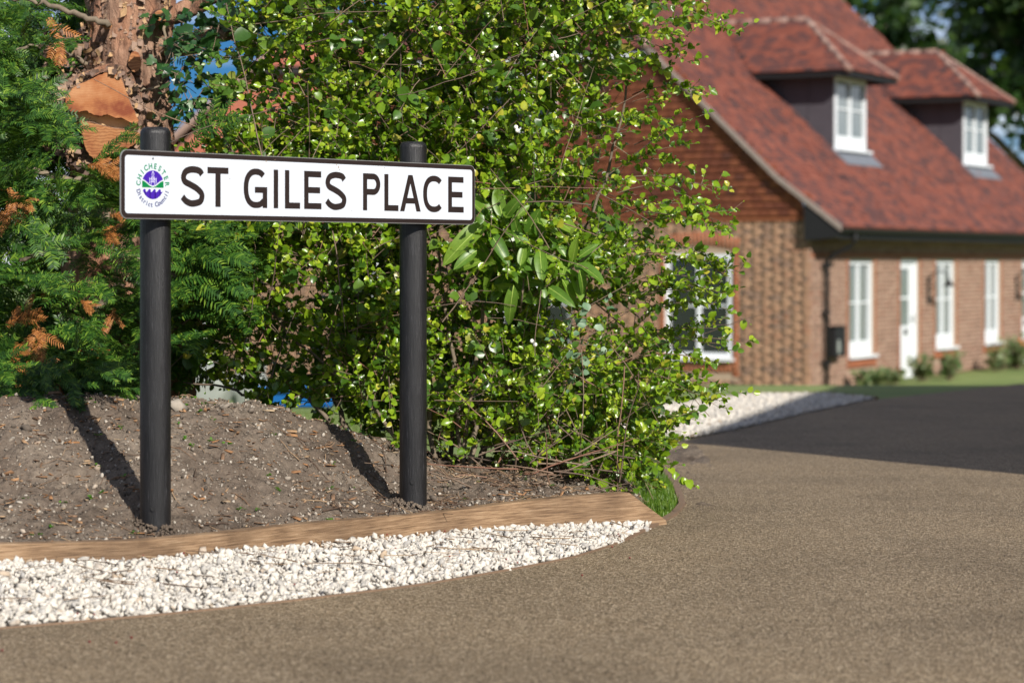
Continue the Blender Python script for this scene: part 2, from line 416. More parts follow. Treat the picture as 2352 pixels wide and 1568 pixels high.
l.new(tcn.outputs['Object'], sp.inputs[0]); l.new(sp.outputs[0], ad.inputs[0]); l.new(sp.outputs[1], ad.inputs[1]); l.new(ad.outputs[0], cb.inputs[0]); l.new(sp.outputs[2], cb.inputs[1])
l.new(cb.outputs[0], bt.inputs['Vector']); l.new(bt.outputs['Color'], b.inputs['Base Color']); b.inputs['Roughness'].default_value = .9
M['farbrick'] = m
M['treeleaf'] = leafmat('tree_leaf', [(0, (.010, .032, .008)), (.5, (.024, .062, .012)), (1, (.060, .110, .020))], .45, .25, (.15, .3, .03))
M['treebark'] = plain('tree_bark', (.13, .10, .075), .9, .35, 3, bumps=.6)
M['plant'] = leafmat('border_plant_leaf', [(0, (.05, .10, .03)), (.6, (.12, .18, .06)), (1, (.22, .24, .10))], .5, .3, (.3, .4, .1))
M['flower'] = plain('orange_flower', (.62, .18, .04), .5, .2)
M['seedling'] = leafmat('seedling_leaf', [(0, (.05, .15, .015)), (1, (.12, .26, .03))], .4, .35, (.3, .6, .03))

# ------------------------------------------------------------------ ground
def zg(Y):
    Y = np.asarray(Y, float)
    return np.where(Y < 8, 0, np.where(Y < 19, -.02*(Y-8), np.where(Y < 39, -.22 - .054*(Y-19), -1.30)))

# left edge of the road as X(Y): near white-stone strip, kerb bulge, far white-stone bed, lawn
EDGE = [(-6, -20.0), (2.0, -7.0), (4.0, -2.75), (4.65, -1.40)]
for x, y in [(0, 1444.6), (334, 1416), (526, 1397), (717, 1375), (963, 1345), (1156, 1312), (1310, 1283), (1426, 1247), (1518, 1203)]:
    Y = ZC*FPX/(y-600); EDGE.append((Y, (x-1176)/FPX*Y))
EDGE += [(7.05, .480), (7.34, .527), (7.9, .548), (8.84, .556), (9.36, .585), (10.1, .655), (10.7, .745), (11.76, 1.11), (13.6, 1.66), (15.56, 2.31), (19.1, 4.04), (26, 8.0), (34, 13.0)]
EY = np.array([e[0] for e in EDGE]); EX = np.array([e[1] for e in EDGE])
def edge_x(Y): return np.interp(Y, EY, EX)

xs = np.concatenate([np.linspace(-300, -20, 12), np.linspace(-16, 16, 33), np.linspace(20, 300, 12)])
ys = np.concatenate([np.linspace(-60, -4, 8), np.linspace(-2, 40, 85), np.linspace(45, 120, 16), np.linspace(140, 900, 12)])
gx, gy = np.meshgrid(xs, ys)
gz = zg(gy) - .012
V = np.stack([gx, gy, gz], -1).reshape(-1, 3)
ni, nj = gx.shape
idx = np.arange(ni*nj).reshape(ni, nj)
Fq = np.stack([idx[:-1, :-1], idx[:-1, 1:], idx[1:, 1:], idx[1:, :-1]], -1).reshape(-1, 4)
tag(link('ground', npmesh('ground', V, Fq, M['lawn'], True)), kind='structure', label='mown green lawn around the houses')

ry = np.concatenate([np.linspace(-6, 4, 12), np.linspace(4.2, 12, 60), np.linspace(12.3, 34, 50)])
ru = np.linspace(0, 1, 24)
gx = np.stack([edge_x(y) + (22-edge_x(y))*ru**1.6 for y in ry]); gy = np.repeat(ry[:, None], len(ru), 1)
V = np.stack([gx, gy, zg(gy)], -1).reshape(-1, 3); ni, nj = gx.shape; idx = np.arange(ni*nj).reshape(ni, nj)
Fq = np.stack([idx[:-1, :-1], idx[:-1, 1:], idx[1:, 1:], idx[1:, :-1]], -1).reshape(-1, 4)
tag(link('road', npmesh('road', V, Fq, M['road'], True)), kind='structure', label='tan resin-bound gravel road curving past the sign')

# thin edging strip along the road
mb = MB(); pts = []
for Y in np.concatenate([np.linspace(3.2, 6.8, 30), np.linspace(6.9, 10.7, 26)]):
    pts.append(Vector((float(edge_x(Y)), Y, float(zg(Y)))))
vs = []
for i, p in enumerate(pts):
    t = (pts[min(i+1, len(pts)-1)] - pts[max(i-1, 0)]).normalized(); nrm = Vector((-t.y, t.x, 0))
    w = .006 if p.y < 6.4 else .020
    h_ = .004 if p.y < 6.4 else .007
    vs += [p + Vector((0, 0, -.02)), p + Vector((0, 0, h_)), p + nrm*w + Vector((0, 0, h_)), p + nrm*w + Vector((0, 0, -.02))]
fs = []
for i in range(len(pts)-1):
    for k in range(3): fs.append((i*4+k, i*4+k+1, i*4+5+k, i*4+4+k))
mb.add(vs, fs)
tag(mb.build('road_edging', M['edging']), 'thin brown edging strip between road and white stones', 'edging')

# ------------------------------------------------------------------ timber board holding the bank
BRD = [(0, 1251, 1287, 5.40), (334, 1237, 1280, 5.55), (526, 1222, 1260, 5.72), (717, 1203, 1246, 5.95), (956, 1180, 1225, 6.24), (1195, 1152, 1207, 6.50), (1445, 1131, 1200, 6.72)]
BX = [-3.2, -2.0]; BY = [4.72, 5.12]; BT = [.118, .112]; BB = [.076, .074]
for x, t, bt_, Y in BRD:
    p, q = P(x, t, Y), P(x, bt_, Y); BX.append(p.x); BY.append(Y); BT.append(p.z); BB.append(q.z)
BXe, BYe = .425, 6.80
BXa, BYa = np.array(BX + [BXe]), np.array(BY + [BYe]); BTa = np.array(BT + [BT[-1]]); BBa = np.array(BB + [.01])
def board_y(X): return np.interp(X, BXa, BYa)
def board_t(X): return np.interp(X, BXa, BTa)
def board_b(X): return np.interp(X, BXa, BBa)
mb = MB()
Xs = np.concatenate([np.linspace(-3.2, -1.2, 8), np.linspace(-1.1, .30, 24), [BX[-1]]])
vs = []
for i, X in enumerate(Xs):
    Y = float(board_y(X)); Y2 = float(board_y(X+.02)); t = Vector((.02, Y2-Y, 0)).normalized(); nrm = Vector((-t.y, t.x, 0))
    p = Vector((X, Y, 0)); top = float(board_t(X)) + .0025*math.sin(X*9)
    for q, z in ((p, -.06), (p, top), (p + nrm*.038, top), (p + nrm*.038, -.06)):
        vs.append((q.x, q.y, z))
# slanting sawn end
p = Vector((BXe + .03, BYe + .02, 0))
for dx, z in ((0, -.06), (-.022, .012), (-.022, .012), (0, -.06)):
    k = len(vs) % 4
    off = Vector((-.55, .83, 0))*.038 if k >= 2 else Vector((0, 0, 0))
    vs.append((p.x + dx + off.x, p.y + dx*.6 + off.y, z))
k = len(Xs) + 1
fs = [(0, 1, 2, 3), ((k-1)*4+3, (k-1)*4+2, (k-1)*4+1, (k-1)*4)]
for i in range(k-1):
    for j in range(4): fs.append((i*4+j, i*4+(j+1) % 4, i*4+4+(j+1) % 4, i*4+4+j))
mb.add(vs, fs)
tag(mb.build('timber_edging_board', M['timber'], bevel=0), 'long brown timber board edging the soil bank above the white stones', 'board')

# ------------------------------------------------------------------ soil bank
CX = np.array([-3.2, -1.8, -1.36, -.918, -.66, -.50, -.34, -.15, .10, .28, .45, .8]); CZ = np.array([.35, .37, .368, .368, .318, .262, .199, .140, .112, .085, .03, -.02])
def bank_z(X, Y, detail=True):
    zb = board_t(X) - .012
    w = Y - board_y(X) - .038
    hc = np.interp(X, CX, CZ)
    u = np.clip(w/.95, 0, 1)
    rise = .45*smooth01(u) + .55*u
    z = zb + (np.maximum(hc, zb*0) - zb)*rise
    back = smooth01((w-1.0)/.9)
    z = z*(1-back) + (-.06)*back
    side = smooth01((X-.24-.04*np.clip(w, 0, 1))/.20)
    z = z*(1-side) + (-.03)*side
    if detail:
        z = z + .034*fbm(X*4.1, Y*4.1, 3, 3)*np.clip(w*4, 0, 1) + .022*fbm(X*19, Y*19, 9, 4, .7)*np.clip(.25+w*3, 0, 1)
    return z
bx_ = np.concatenate([np.linspace(-3.2, -1.5, 50), np.linspace(-1.49, .75, 250)])
bw = np.concatenate([np.linspace(0, 1.5, 190), np.linspace(1.52, 3.0, 40)])
gx = np.repeat(bx_[:, None], len(bw), 1); gy = board_y(gx) + .036 + bw[None, :]
gz = bank_z(gx, gy)
V = np.stack([gx, gy, gz], -1).reshape(-1, 3); ni, nj = gx.shape; idx = np.arange(ni*nj).reshape(ni, nj)
Fq = np.stack([idx[:-1, :-1], idx[1:, :-1], idx[1:, 1:], idx[:-1, 1:]], -1).reshape(-1, 4)
bank = tag(link('soil_bank', npmesh('soil_bank', V, Fq, M['soil'], True)), kind='structure', label='bank of dry grey-brown soil behind the timber board')

# rough angular stone templates
def stone_mesh(seed, flat=.7):
    rs = np.random.default_rng(seed)
    bm = bmesh.new(); bmesh.ops.create_icosphere(bm, subdivisions=1, radius=1.0)
    for _ in range(7):   # cut facets
        nrm = Vector(rs.normal(size=3)).normalized(); d = .34 + .30*rs.random()
        for v_ in bm.verts:
            e = v_.co.dot(nrm) - d
            if e > 0: v_.co -= nrm*e
    for v_ in bm.verts: v_.co = Vector((v_.co.x*1.15, v_.co.y*.9, v_.co.z*flat)) + Vector(rs.normal(size=3))*.06
    V = np.array([v_.co[:] for v_ in bm.verts]); bm.verts.index_update()
    Fc = np.array([[v_.index for v_ in f.verts] for f in bm.faces]); bm.free()
    return V, Fc
STONES = [stone_mesh(i, .55 + .06*(i % 5)) for i in range(10)]
def rotmats(N, rng):
    q = rng.normal(size=(N, 4)); q /= np.linalg.norm(q, axis=1)[:, None]
    w, x, y, z = q.T
    return np.stack([np.stack([1-2*(y*y+z*z), 2*(x*y-z*w), 2*(x*z+y*w)], -1), np.stack([2*(x*y+z*w), 1-2*(x*x+z*z), 2*(y*z-x*w)], -1), np.stack([2*(x*z-y*w), 2*(y*z+x*w), 1-2*(x*x+y*y)], -1)], 1)
def scatter(templates, pos, size, Rm, rng):
    """join copies of templates; returns V, F"""
    Vs, Fs, base = [], [], 0
    which = rng.integers(0, len(templates), len(pos))
    for k, (tv, tf) in enumerate(templates):
        sel = np.where(which == k)[0]
        if not len(sel): continue
        v_ = np.einsum('nij,vj->nvi', Rm[sel], tv)*size[sel][:, None, None] + pos[sel][:, None, :]
        f_ = tf[None] + (np.arange(len(sel))*len(tv))[:, None, None] + base
        Vs.append(v_.reshape(-1, 3)); Fs.append(f_.reshape(-1, tf.shape[1])); base += len(sel)*len(tv)
    return np.concatenate(Vs), np.concatenate(Fs)
def place(names, templates, meshes, pos, size, Rm, parent, which):
    for i in range(len(pos)):
        o_ = bpy.data.objects.new(names, meshes[which[i]]); COL.objects.link(o_)
        m4 = Matrix(Rm[i].tolist()).to_4x4(); m4 = Matrix.Translation(pos[i].tolist()) @ m4 @ Matrix.Scale(float(size[i]), 4)
        o_.parent = parent
        o_.matrix_basis = (parent.matrix_basis.inverted() @ m4) if parent else m4

# white stone strip
gz_fn = lambda X, Y: None
def gravel_z(X, Y):
    yb = board_y(X)
    Yr = np.interp(X, EX[:17], EY[:17])
    w = np.clip((Y-Yr)/np.maximum(yb-Yr, .02), 0, 1)
    return .002 + (board_b(X)-.006)*w**1.0
gu = np.linspace(0, 1, 10); gX = np.linspace(-3.0, .43, 70)
gx = np.repeat(gX[:, None], 10, 1); Yr = np.interp(gX, EX[:17], EY[:17]); yb = board_y(gX)
gy = Yr[:, None] + (yb-Yr)[:, None]*gu[None]
V = np.stack([gx, gy, gravel_z(gx, gy) - .014], -1).reshape(-1, 3); ni, nj = gx.shape; idx = np.arange(ni*nj).reshape(ni, nj)
Fq = np.stack([idx[:-1, :-1], idx[1:, :-1], idx[1:, 1:], idx[:-1, 1:]], -1).reshape(-1, 4)
M['gravelbase'] = plain('stone_dust', (.27, .24, .20), .95, .3, 60, bumps=.6)
strip = tag(link('gravel_strip', npmesh('gravel_strip', V, Fq, M['gravelbase'], True)), kind='structure', label='strip of white crushed stones beside the road')
rg = np.random.default_rng(21)
N = 21000
X = rg.uniform(-2.2, .43, N); Yr = np.interp(X, EX[:17], EY[:17]); yb = board_y(X); w = rg.random(N)**.95
Y = Yr + .020 + (yb-Yr-.030)*w
ok = (yb-Yr > .075)
area_keep = rg.random(N) < np.clip((yb-Yr)/.62, 0.05, 1)
ok &= area_keep
X, Y = X[ok], Y[ok]
size = rg.gamma(4.2, .00205, len(X)).clip(.0035, .017)
Z = gravel_z(X, Y) + rg.uniform(-.010, .006, len(X)) + .001
pos = np.stack([X, Y, Z], -1); Rm = rotmats(len(X), rg)
infr = np.abs(X/Y) < .212
score = size/Y*infr + Z*.002
order = np.argsort(-(score*(Z > np.quantile(Z - gravel_z(X, Y), .6) + gravel_z(X, Y))))
top = order[:300]; rest = order[300:]
smesh = [npmesh('stone', tv, tf, M['stone']) for tv, tf in STONES]
place('stone', STONES, smesh, pos[top], size[top]*1.0, Rm[top], strip, rg.integers(0, 10, 300))
Vv, Ff = scatter(STONES, pos[rest], size[rest], Rm[rest], rg)
tag(link('small_stones', npmesh('small_stones', Vv, Ff, M['stone']), strip), kind='stuff', label='white crushed limestone filling the strip')

# stones, chips, litter on the soil
rg = np.random.default_rng(33)
def bank_points(N, rg, w1=1.5, x0=-1.7, x1=.42):
    X = rg.uniform(x0, x1, N); w = rg.random(N)*w1; Y = board_y(X) + .05 + w
    return X, Y
X, Y = bank_points(20000, rg, 1.25); size = rg.gamma(2.2, .0013, len(X)).clip(.001, .010)
pos = np.stack([X, Y, bank_z(X, Y) + size*.25], -1); Rm = rotmats(len(X), rg)
Vv, Ff = scatter(STONES[:6], pos, size, Rm, rg)
tag(link('soil_crumbs', npmesh('soil_crumbs', Vv, Ff, M['pebble']), bank), kind='stuff', label='small stones and crumbs on the soil')
pm = [npmesh('stone', tv, tf, M['pebble']) for tv, tf in STONES]
X, Y = bank_points(230, rg, 1.15); size = rg.uniform(.006, .014, len(X))
pos = np.stack([X, Y, bank_z(X, Y) + size*.2], -1); Rm = rotmats(len(X), rg)
place('stone', STONES, pm, pos, size, Rm, bank, rg.integers(0, 10, len(X)))
for (x, y, Y, s) in [(402, 990, 6.45, .042), (330, 1050, 6.2, .030), (1000, 1085, 6.6, .020), (1085, 1145, 6.43, .016), (975, 1040, 6.8, .022), (60, 1060, 6.1, .02), (770, 1010, 6.9, .022), (520, 1000, 6.6, .02)]:
    p = P(x, y, Y); p.z = float(bank_z(np.array([p.x]), np.array([p.y]))[0]) + s*.25
    o_ = link('stone', pm[int(rg.integers(0, 10))], bank, p, (rg.random()*3, rg.random()*.6, rg.random()*3)); o_.scale = (s, s, s)
for cx_, cy_ in ((-.842, 5.71), (-.2614, 6.395)):
    a = rg.uniform(0, 6.28, 260); rr_ = .036 + np.abs(rg.normal(0, .018, 260)); X = cx_ + rr_*np.cos(a); Y = cy_ + rr_*np.sin(a); size = rg.uniform(.003, .009, 260)
    Vv, Ff = scatter(STONES[:6], np.stack([X, Y, bank_z(X, Y) + (.062-rr_).clip(0)*.5], -1), size, rotmats(260, rg), rg)
    tag(link('soil_crumbs', npmesh('soil_crumbs', Vv, Ff, M['soil']), bank), kind='stuff', label='loose soil heaped round the post foot')
# chips: thin flat slivers
chipT = (np.array([[-1, -.3, 0], [1, -.22, 0], [.8, .25, .05], [-.9, .3, .02], [-1, -.3, .12], [1, -.22, .1], [.8, .25, .14], [-.9, .3, .12]]), np.array([[0, 3, 2, 1], [4, 5, 6, 7], [0, 1, 5, 4], [1, 2, 6, 5], [2, 3, 7, 6], [3, 0, 4, 7]]))
def flatrot(N, rg, tilt=.35):
    a = rg.uniform(0, 6.28, N); ca, sa = np.cos(a), np.sin(a); z = np.zeros(N); o1 = np.ones(N)
    Rz = np.stack([np.stack([ca, -sa, z], -1), np.stack([sa, ca, z], -1), np.stack([z, z, o1], -1)], 1)
    b_ = rg.normal(0, tilt, N); cb_, sb_ = np.cos(b_), np.sin(b_)
    Rx = np.stack([np.stack([o1, z, z], -1), np.stack([z, cb_, -sb_], -1), np.stack([z, sb_, cb_], -1)], 1)
    return Rx @ Rz
X, Y = bank_points(2600, rg, 1.2); size = rg.gamma(3, .0024, len(X)).clip(.003, .02)
pos = np.stack([X, Y, bank_z(X, Y) + .003], -1)
Vv, Ff = scatter([chipT], pos, size, flatrot(len(X), rg), rg)
tag(link('wood_chips', npmesh('wood_chips', Vv, Ff, M['chip']), bank), kind='stuff', label='wood chips and bark bits on the soil')

def polyline_tubes(lines, radii, nside=4):
    """lines: list of (k,3) arrays; radii: list of (k,) arrays -> V, F quads"""
    Vs, Fs, base = [], [], 0
    ang = np.arange(nside)*2*np.pi/nside
    for p, r in zip(lines, radii):
        k = len(p); t = np.gradient(p, axis=0); t /= np.linalg.norm(t, axis=1)[:, None] + 1e-9
        up = np.array([0, 0, 1.]) if abs(t[0, 2]) < .85 else np.array([1., 0, 0])
        a = np.cross(t, up); a /= np.linalg.norm(a, axis=1)[:, None] + 1e-9; b_ = np.cross(t, a)
        ring = p[:, None] + (a[:, None]*np.cos(ang)[None, :, None] + b_[:, None]*np.sin(ang)[None, :, None])*np.asarray(r)[:, None, None]
        Vs.append(ring.reshape(-1, 3))
        i = np.arange(k-1)[:, None]*nside; j = np.arange(nside)[None]
        Fs.append(np.stack([i+j, i+(j+1) % nside, i+nside+(j+1) % nside, i+nside+j], -1).reshape(-1, 4) + base); base += k*nside
    return np.concatenate(Vs), np.concatenate(Fs)
def wander(p0, d, length, k, rg, wob=.25, droop=0.0):
    pts = [np.array(p0, float)]; d = np.array(d, float); d /= np.linalg.norm(d)
    st = length/(k-1)
    for i in range(k-1):
        d = d + rg.normal(0, wob, 3)*st*6 + np.array([0, 0, -droop*st]); d /= np.linalg.norm(d); pts.append(pts[-1] + d*st)
    return np.array(pts)
lines, radii = [], []
for i in range(520):
    X, Y = bank_points(1, rg); X, Y = X[0], Y[0]
    if i < 230:   # more of it under the shrub at the right
        X = rg.uniform(-.35, .36); Y = float(board_y(X)) + rg.uniform(.06, .9)
    a = rg.uniform(0, 6.28); L = rg.gamma(3, .022)
    p = wander((X, Y, 0), (math.cos(a), math.sin(a), 0), L, 5, rg, .35)
    p[:, 2] = bank_z(p[:, 0], p[:, 1]) + .003 + rg.uniform(0, .012)*(1 if i < 230 else .4)
    lines.append(p); radii.append(np.linspace(1, .5, 5)*rg.uniform(.0008, .0024))
for i in range(75):   # on the white stones
    X = rg.uniform(-1.05, .35); u_ = rg.random(); Yr0 = float(np.interp(X, EX[:17], EY[:17])); Y = Yr0 + (float(board_y(X))-Yr0)*(.25+.7*u_)
    a = rg.uniform(0, 6.28); L = rg.uniform(.02, .11)
    p = wander((X, Y, 0), (math.cos(a), math.sin(a)*.5, 0), L, 5, rg, .3); p[:, 2] = gravel_z(p[:, 0], p[:, 1]) + .013
    lines.append(p); radii.append(np.linspace(1, .6, 5)*rg.uniform(.0008, .0017))
Vv, Ff = polyline_tubes(lines, radii)
tag(link('twig_litter', npmesh('twig_litter', Vv, Ff, M['litter'], True)), 'dead twigs scattered over soil and white stones', 'twigs', kind='stuff')
# fallen red berries
X = rg.uniform(-1.0, .4, 26); Yr0 = np.interp(X, EX[:17], EY[:17]); Y = Yr0 + (board_y(X)-Yr0)*rg.random(26)
Y[:7] = Yr0[:7] - rg.random(7)*.4
Zb = np.where(Y > Yr0, gravel_z(X, Y)+.012, .003)
bm = bmesh.new(); bmesh.ops.create_icosphere(bm, subdivisions=1, radius=1); bm.verts.index_update()
ICO = (np.array([v_.co[:] for v_ in bm.verts]), np.array([[v_.index for v_ in f.verts] for f in bm.faces])); bm.free()
Vv, Ff = scatter([ICO], np.stack([X, Y, Zb], -1), np.full(26, .0026), rotmats(26, rg), rg)
tag(link('fallen_berries', npmesh('fallen_berries', Vv, Ff, M['redberry'], True)), 'tiny red berries fallen on stones and road', 'berries', kind='stuff')
# seedlings
sv, sf = [], []
seedT = (np.array([[0, 0, 0], [.5, .4, .35], [1, 0, .3], [.5, -.4, .35]]), np.array([[0, 1, 2, 3]]))
X, Y = bank_points(130, rg); X = np.repeat(X, 4) + rg.normal(0, .004, 520); Y = np.repeat(Y, 4) + rg.normal(0, .004, 520)
Vv, Ff = scatter([seedT], np.stack([X, Y, bank_z(X, Y)+.004], -1), rg.uniform(.007, .016, 520), flatrot(520, rg, .25), rg)
tag(link('seedlings', npmesh('seedlings', Vv, Ff, M['seedling'], True)), 'tiny green weed seedlings dotted over the soil bank', 'seedlings', kind='stuff')

# far bed of white stones beyond the road
mb = MB()
far = [(1300, 998), (1480, 939), (1600, 925), (1720, 908), (1890, 906), (2008, 917), (1850, 950), (1700, 985), (1575, 1008), (1450, 1010)]
def on_ground(x, y):
    s = (y-600)/FPX
    Y = ZC/s
    if Y > 8: Y = (ZC-.16)/(s-.02)
    return Vector(((x-1176)/FPX*Y, Y, float(zg(Y))))
gp = [on_ground(*q) for q in far]
mb.add([p + Vector((0, 0, .004)) for p in gp], [tuple(range(len(gp)))])
bed = tag(mb.build('gravel_bed', M['gravelbase']), kind='structure', label='bed of white stones between road and lawn')
poly = np.array([(p.x, p.y) for p in gp])
def inside(pts, poly):
    x, y = pts[:, 0], pts[:, 1]; r_ = np.zeros(len(pts), bool); j = len(poly)-1
    for i in range(len(poly)):
        xi, yi = poly[i]; xj, yj = poly[j]
        r_ ^= ((yi > y) != (yj > y)) & (x < (xj-xi)*(y-yi)/(yj-yi+1e-12)+xi); j = i
    return r_
c_ = np.stack([rg.uniform(poly[:, 0].min(), poly[:, 0].max(), 14000), rg.uniform(poly[:, 1].min(), poly[:, 1].max(), 14000)], -1)
c_ = c_[inside(c_, poly)]
pos = np.stack([c_[:, 0], c_[:, 1], zg(c_[:, 1]) + .008], -1)
Vv, Ff = scatter(STONES[:5], pos, rg.uniform(.010, .024, len(pos)), rotmats(len(pos), rg), rg)
tag(link('small_stones', npmesh('small_stones', Vv, Ff, M['stone']), bed), kind='stuff', label='white stones of the far bed')
mb = MB()
bl = [on_ground(*q) for q in [(1430, 950), (1480, 938), (1600, 924), (1720, 907), (1890, 905), (2008, 916)]]
for a, b_ in zip(bl[:-1], bl[1:]):
    t = (b_-a).normalized(); nn = Vector((-t.y, t.x, 0))*.03
    mb.add([a+Vector((0, 0, -.05)), b_+Vector((0, 0, -.05)), b_+nn+Vector((0, 0, -.05)), a+nn+Vector((0, 0, -.05)), a+Vector((0, 0, .016)), b_+Vector((0, 0, .016)), b_+nn+Vector((0, 0, .016)), a+nn+Vector((0, 0, .016))],
           [(0, 1, 5, 4), (1, 2, 6, 5), (2, 3, 7, 6), (3, 0, 4, 7), (4, 5, 6, 7)])
tag(mb.build('lawn_edging_board', M['timber']), 'low timber edging between far white stones and lawn', 'edging')

# grass
def blades(pts, h, w, rg, lean=.5):
    N = len(pts); a = rg.uniform(0, 6.28, N); d = np.stack([np.cos(a), np.sin(a), np.zeros(N)], -1); s = np.stack([-np.sin(a), np.cos(a), np.zeros(N)], -1)
    hh = h*rg.uniform(.5, 1.2, N); ln = lean*rg.random(N)*hh
    b0 = pts - s*w/2; b1 = pts + s*w/2; up = np.array([0, 0, 1.])
    m0 = pts + up*(hh*.6)[:, None] + d*(ln*.4)[:, None]; tip = pts + up*hh[:, None] + d*ln[:, None]
    V = np.stack([b0, b1, m0 + s*w*.35, m0 - s*w*.35, tip], 1).reshape(-1, 3)
    i = np.arange(N)[:, None]*5
    return V, [np.concatenate([i, i+1, i+2, i+3], 1), np.concatenate([i+3, i+2, i+4], 1)]
Y = rg.uniform(6.92, 11.5, 32000); X = edge_x(Y) - .026 - np.abs(rg.normal(0, .17, 32000))
kp = (X > .20) & ~inside(np.stack([X, Y], -1), poly)
pts = np.stack([X, Y, zg(Y)-.012], -1)[kp]
Vv, Fl = blades(pts, .036, .0036, rg)
tag(link('verge_grass', npmesh('verge_grass', Vv, Fl, M['grass'])), 'tuft of bright green grass between the board end and the road', 'grass', kind='stuff')
Y = 10.5 + 12*rg.random(42000)**1.3; X = rg.uniform(-.14, .24, 42000)*Y
kp = (X < edge_x(Y)-.04) & (Y < 14) & ~inside(np.stack([X, Y], -1), poly)
pts = np.stack([X, Y, zg(Y)-.012], -1)[kp]
Vv, Fl = blades(pts, .022, .006, rg)
tag(link('lawn_grass', npmesh('lawn_grass', Vv, Fl, M['lawnblade'])), 'short mown grass of the lawn beyond the road', 'grass', kind='stuff')
#@@PART2
# ------------------------------------------------------------------ street name sign
PL, PR = Vector((-.842, 5.71, 0)), Vector((-.2614, 6.395, 0))
DV = (PR-PL).normalized(); NV = Vector((DV.y, -DV.x, 0))          # along the plate, and out of its face
sgn = empty('street_name_sign', (PL.x, PL.y, .10))
tag(sgn, 'white street name plate with black border on two black round posts', 'street sign')
SO = Vector((PL.x, PL.y, .10))
for p, ztop, rad, lean in ((PL, P(357, 293, 5.71).z, .0362, .0), (PR, P(949, 326, 6.395).z, .0362, .0)):
    prof = [(-.25, rad), (ztop-.016, rad), (ztop-.010, rad*.985), (ztop-.003, rad*.86), (ztop, rad*.74), (ztop, 0.0)]
    vs, fs, n_ = [], [], 40
    for z, r_ in prof:
        vs += [(r_*math.cos(2*math.pi*k/n_), r_*math.sin(2*math.pi*k/n_), z) for k in range(n_)]
    for i in range(len(prof)-1):
        fs += [(i*n_+k, i*n_+(k+1) % n_, (i+1)*n_+(k+1) % n_, (i+1)*n_+k) for k in range(n_)]
    me = bpy.data.meshes.new('post'); me.from_pydata(vs, [], fs); me.update(); me.materials.append(M['post'])
    me.polygons.foreach_set('use_smooth', np.ones(len(me.polygons), bool))
    po = link('post', me, sgn, Vector((p.x, p.y, 0)) - SO)
    bol = MB(); bol.tube([(0, -rad-.004, .16), (0, -rad+.004, .16)], .006, 10); bol.build('bolt', M['black'], po)
def wedge_uv(): pass
# plate: local frame origin at plate plane below left post, x along plate, y out of the back, z up
PO = PL + NV*.062
prz = math.atan2(DV.y, DV.x)
A0, A1, Z0, Z1 = -.1601, 1.0754, .838, .997
def rrect(x0, x1, z0, z1, r, n_=8):
    pts = []
    for cx_, cz_, a0 in ((x1-r, z0+r, -90), (x1-r, z1-r, 0), (x0+r, z1-r, 90), (x0+r, z0+r, 180)):
        for k in range(n_+1):
            a = R(a0 + 90*k/n_); pts.append((cx_+r*math.cos(a), cz_+r*math.sin(a)))
    return pts
mb = MB(); mb.prism(rrect(A0, A1, Z0, Z1, .019), 'y', 0.0, .003)
plate = mb.build('plate', M['alu'], sgn, PO - SO, (0, 0, prz))
def flat(pts, name, mat, y0, parent=plate, thick=.0004):
    q = MB(); q.prism(pts, 'y', -y0-thick, -y0); return q.build(name, mat, parent)
flat(rrect(A0+.0016, A1-.0016, Z0+.0016, Z1-.0016, .0176), 'border', M['signblack'], .00005)
flat(rrect(A0+.0125, A1-.0125, Z0+.0125, Z1-.0125, .0085), 'face', M['signwhite'], .0005)
for a in (0.0, .8985):   # fixing rails behind the plate at each post
    q = MB(); q.box(a-.055, a+.055, .0032, .016, Z0+.03, Z0+.055); q.box(a-.055, a+.055, .0032, .016, Z1-.055, Z1-.03); q.build('bracket', M['black'], plate)
YL = .00095
CAP0 = Z0 + .198*(Z1-Z0); CH = .596*(Z1-Z0); TH = .0154
def strip(center, th=TH, closed=False):
    c = np.array(center, float); t = np.gradient(c, axis=0); t /= np.linalg.norm(t, axis=1)[:, None]
    nn = np.stack([-t[:, 1], t[:, 0]], -1)*th/2
    return c+nn, c-nn
def smooth_path(pts, n_=14):
    pts = np.array(pts, float); out = []
    ext = np.vstack([2*pts[0]-pts[1], pts, 2*pts[-1]-pts[-2]])
    for i in range(1, len(ext)-2):
        for k in range(n_):
            t = k/n_; p0, p1, p2, p3 = ext[i-1:i+3]
            out.append(.5*((2*p1)+(-p0+p2)*t+(2*p0-5*p1+4*p2-p3)*t*t+(-p0+3*p1-3*p2+p3)*t**3))
    out.append(pts[-1]); return np.array(out)
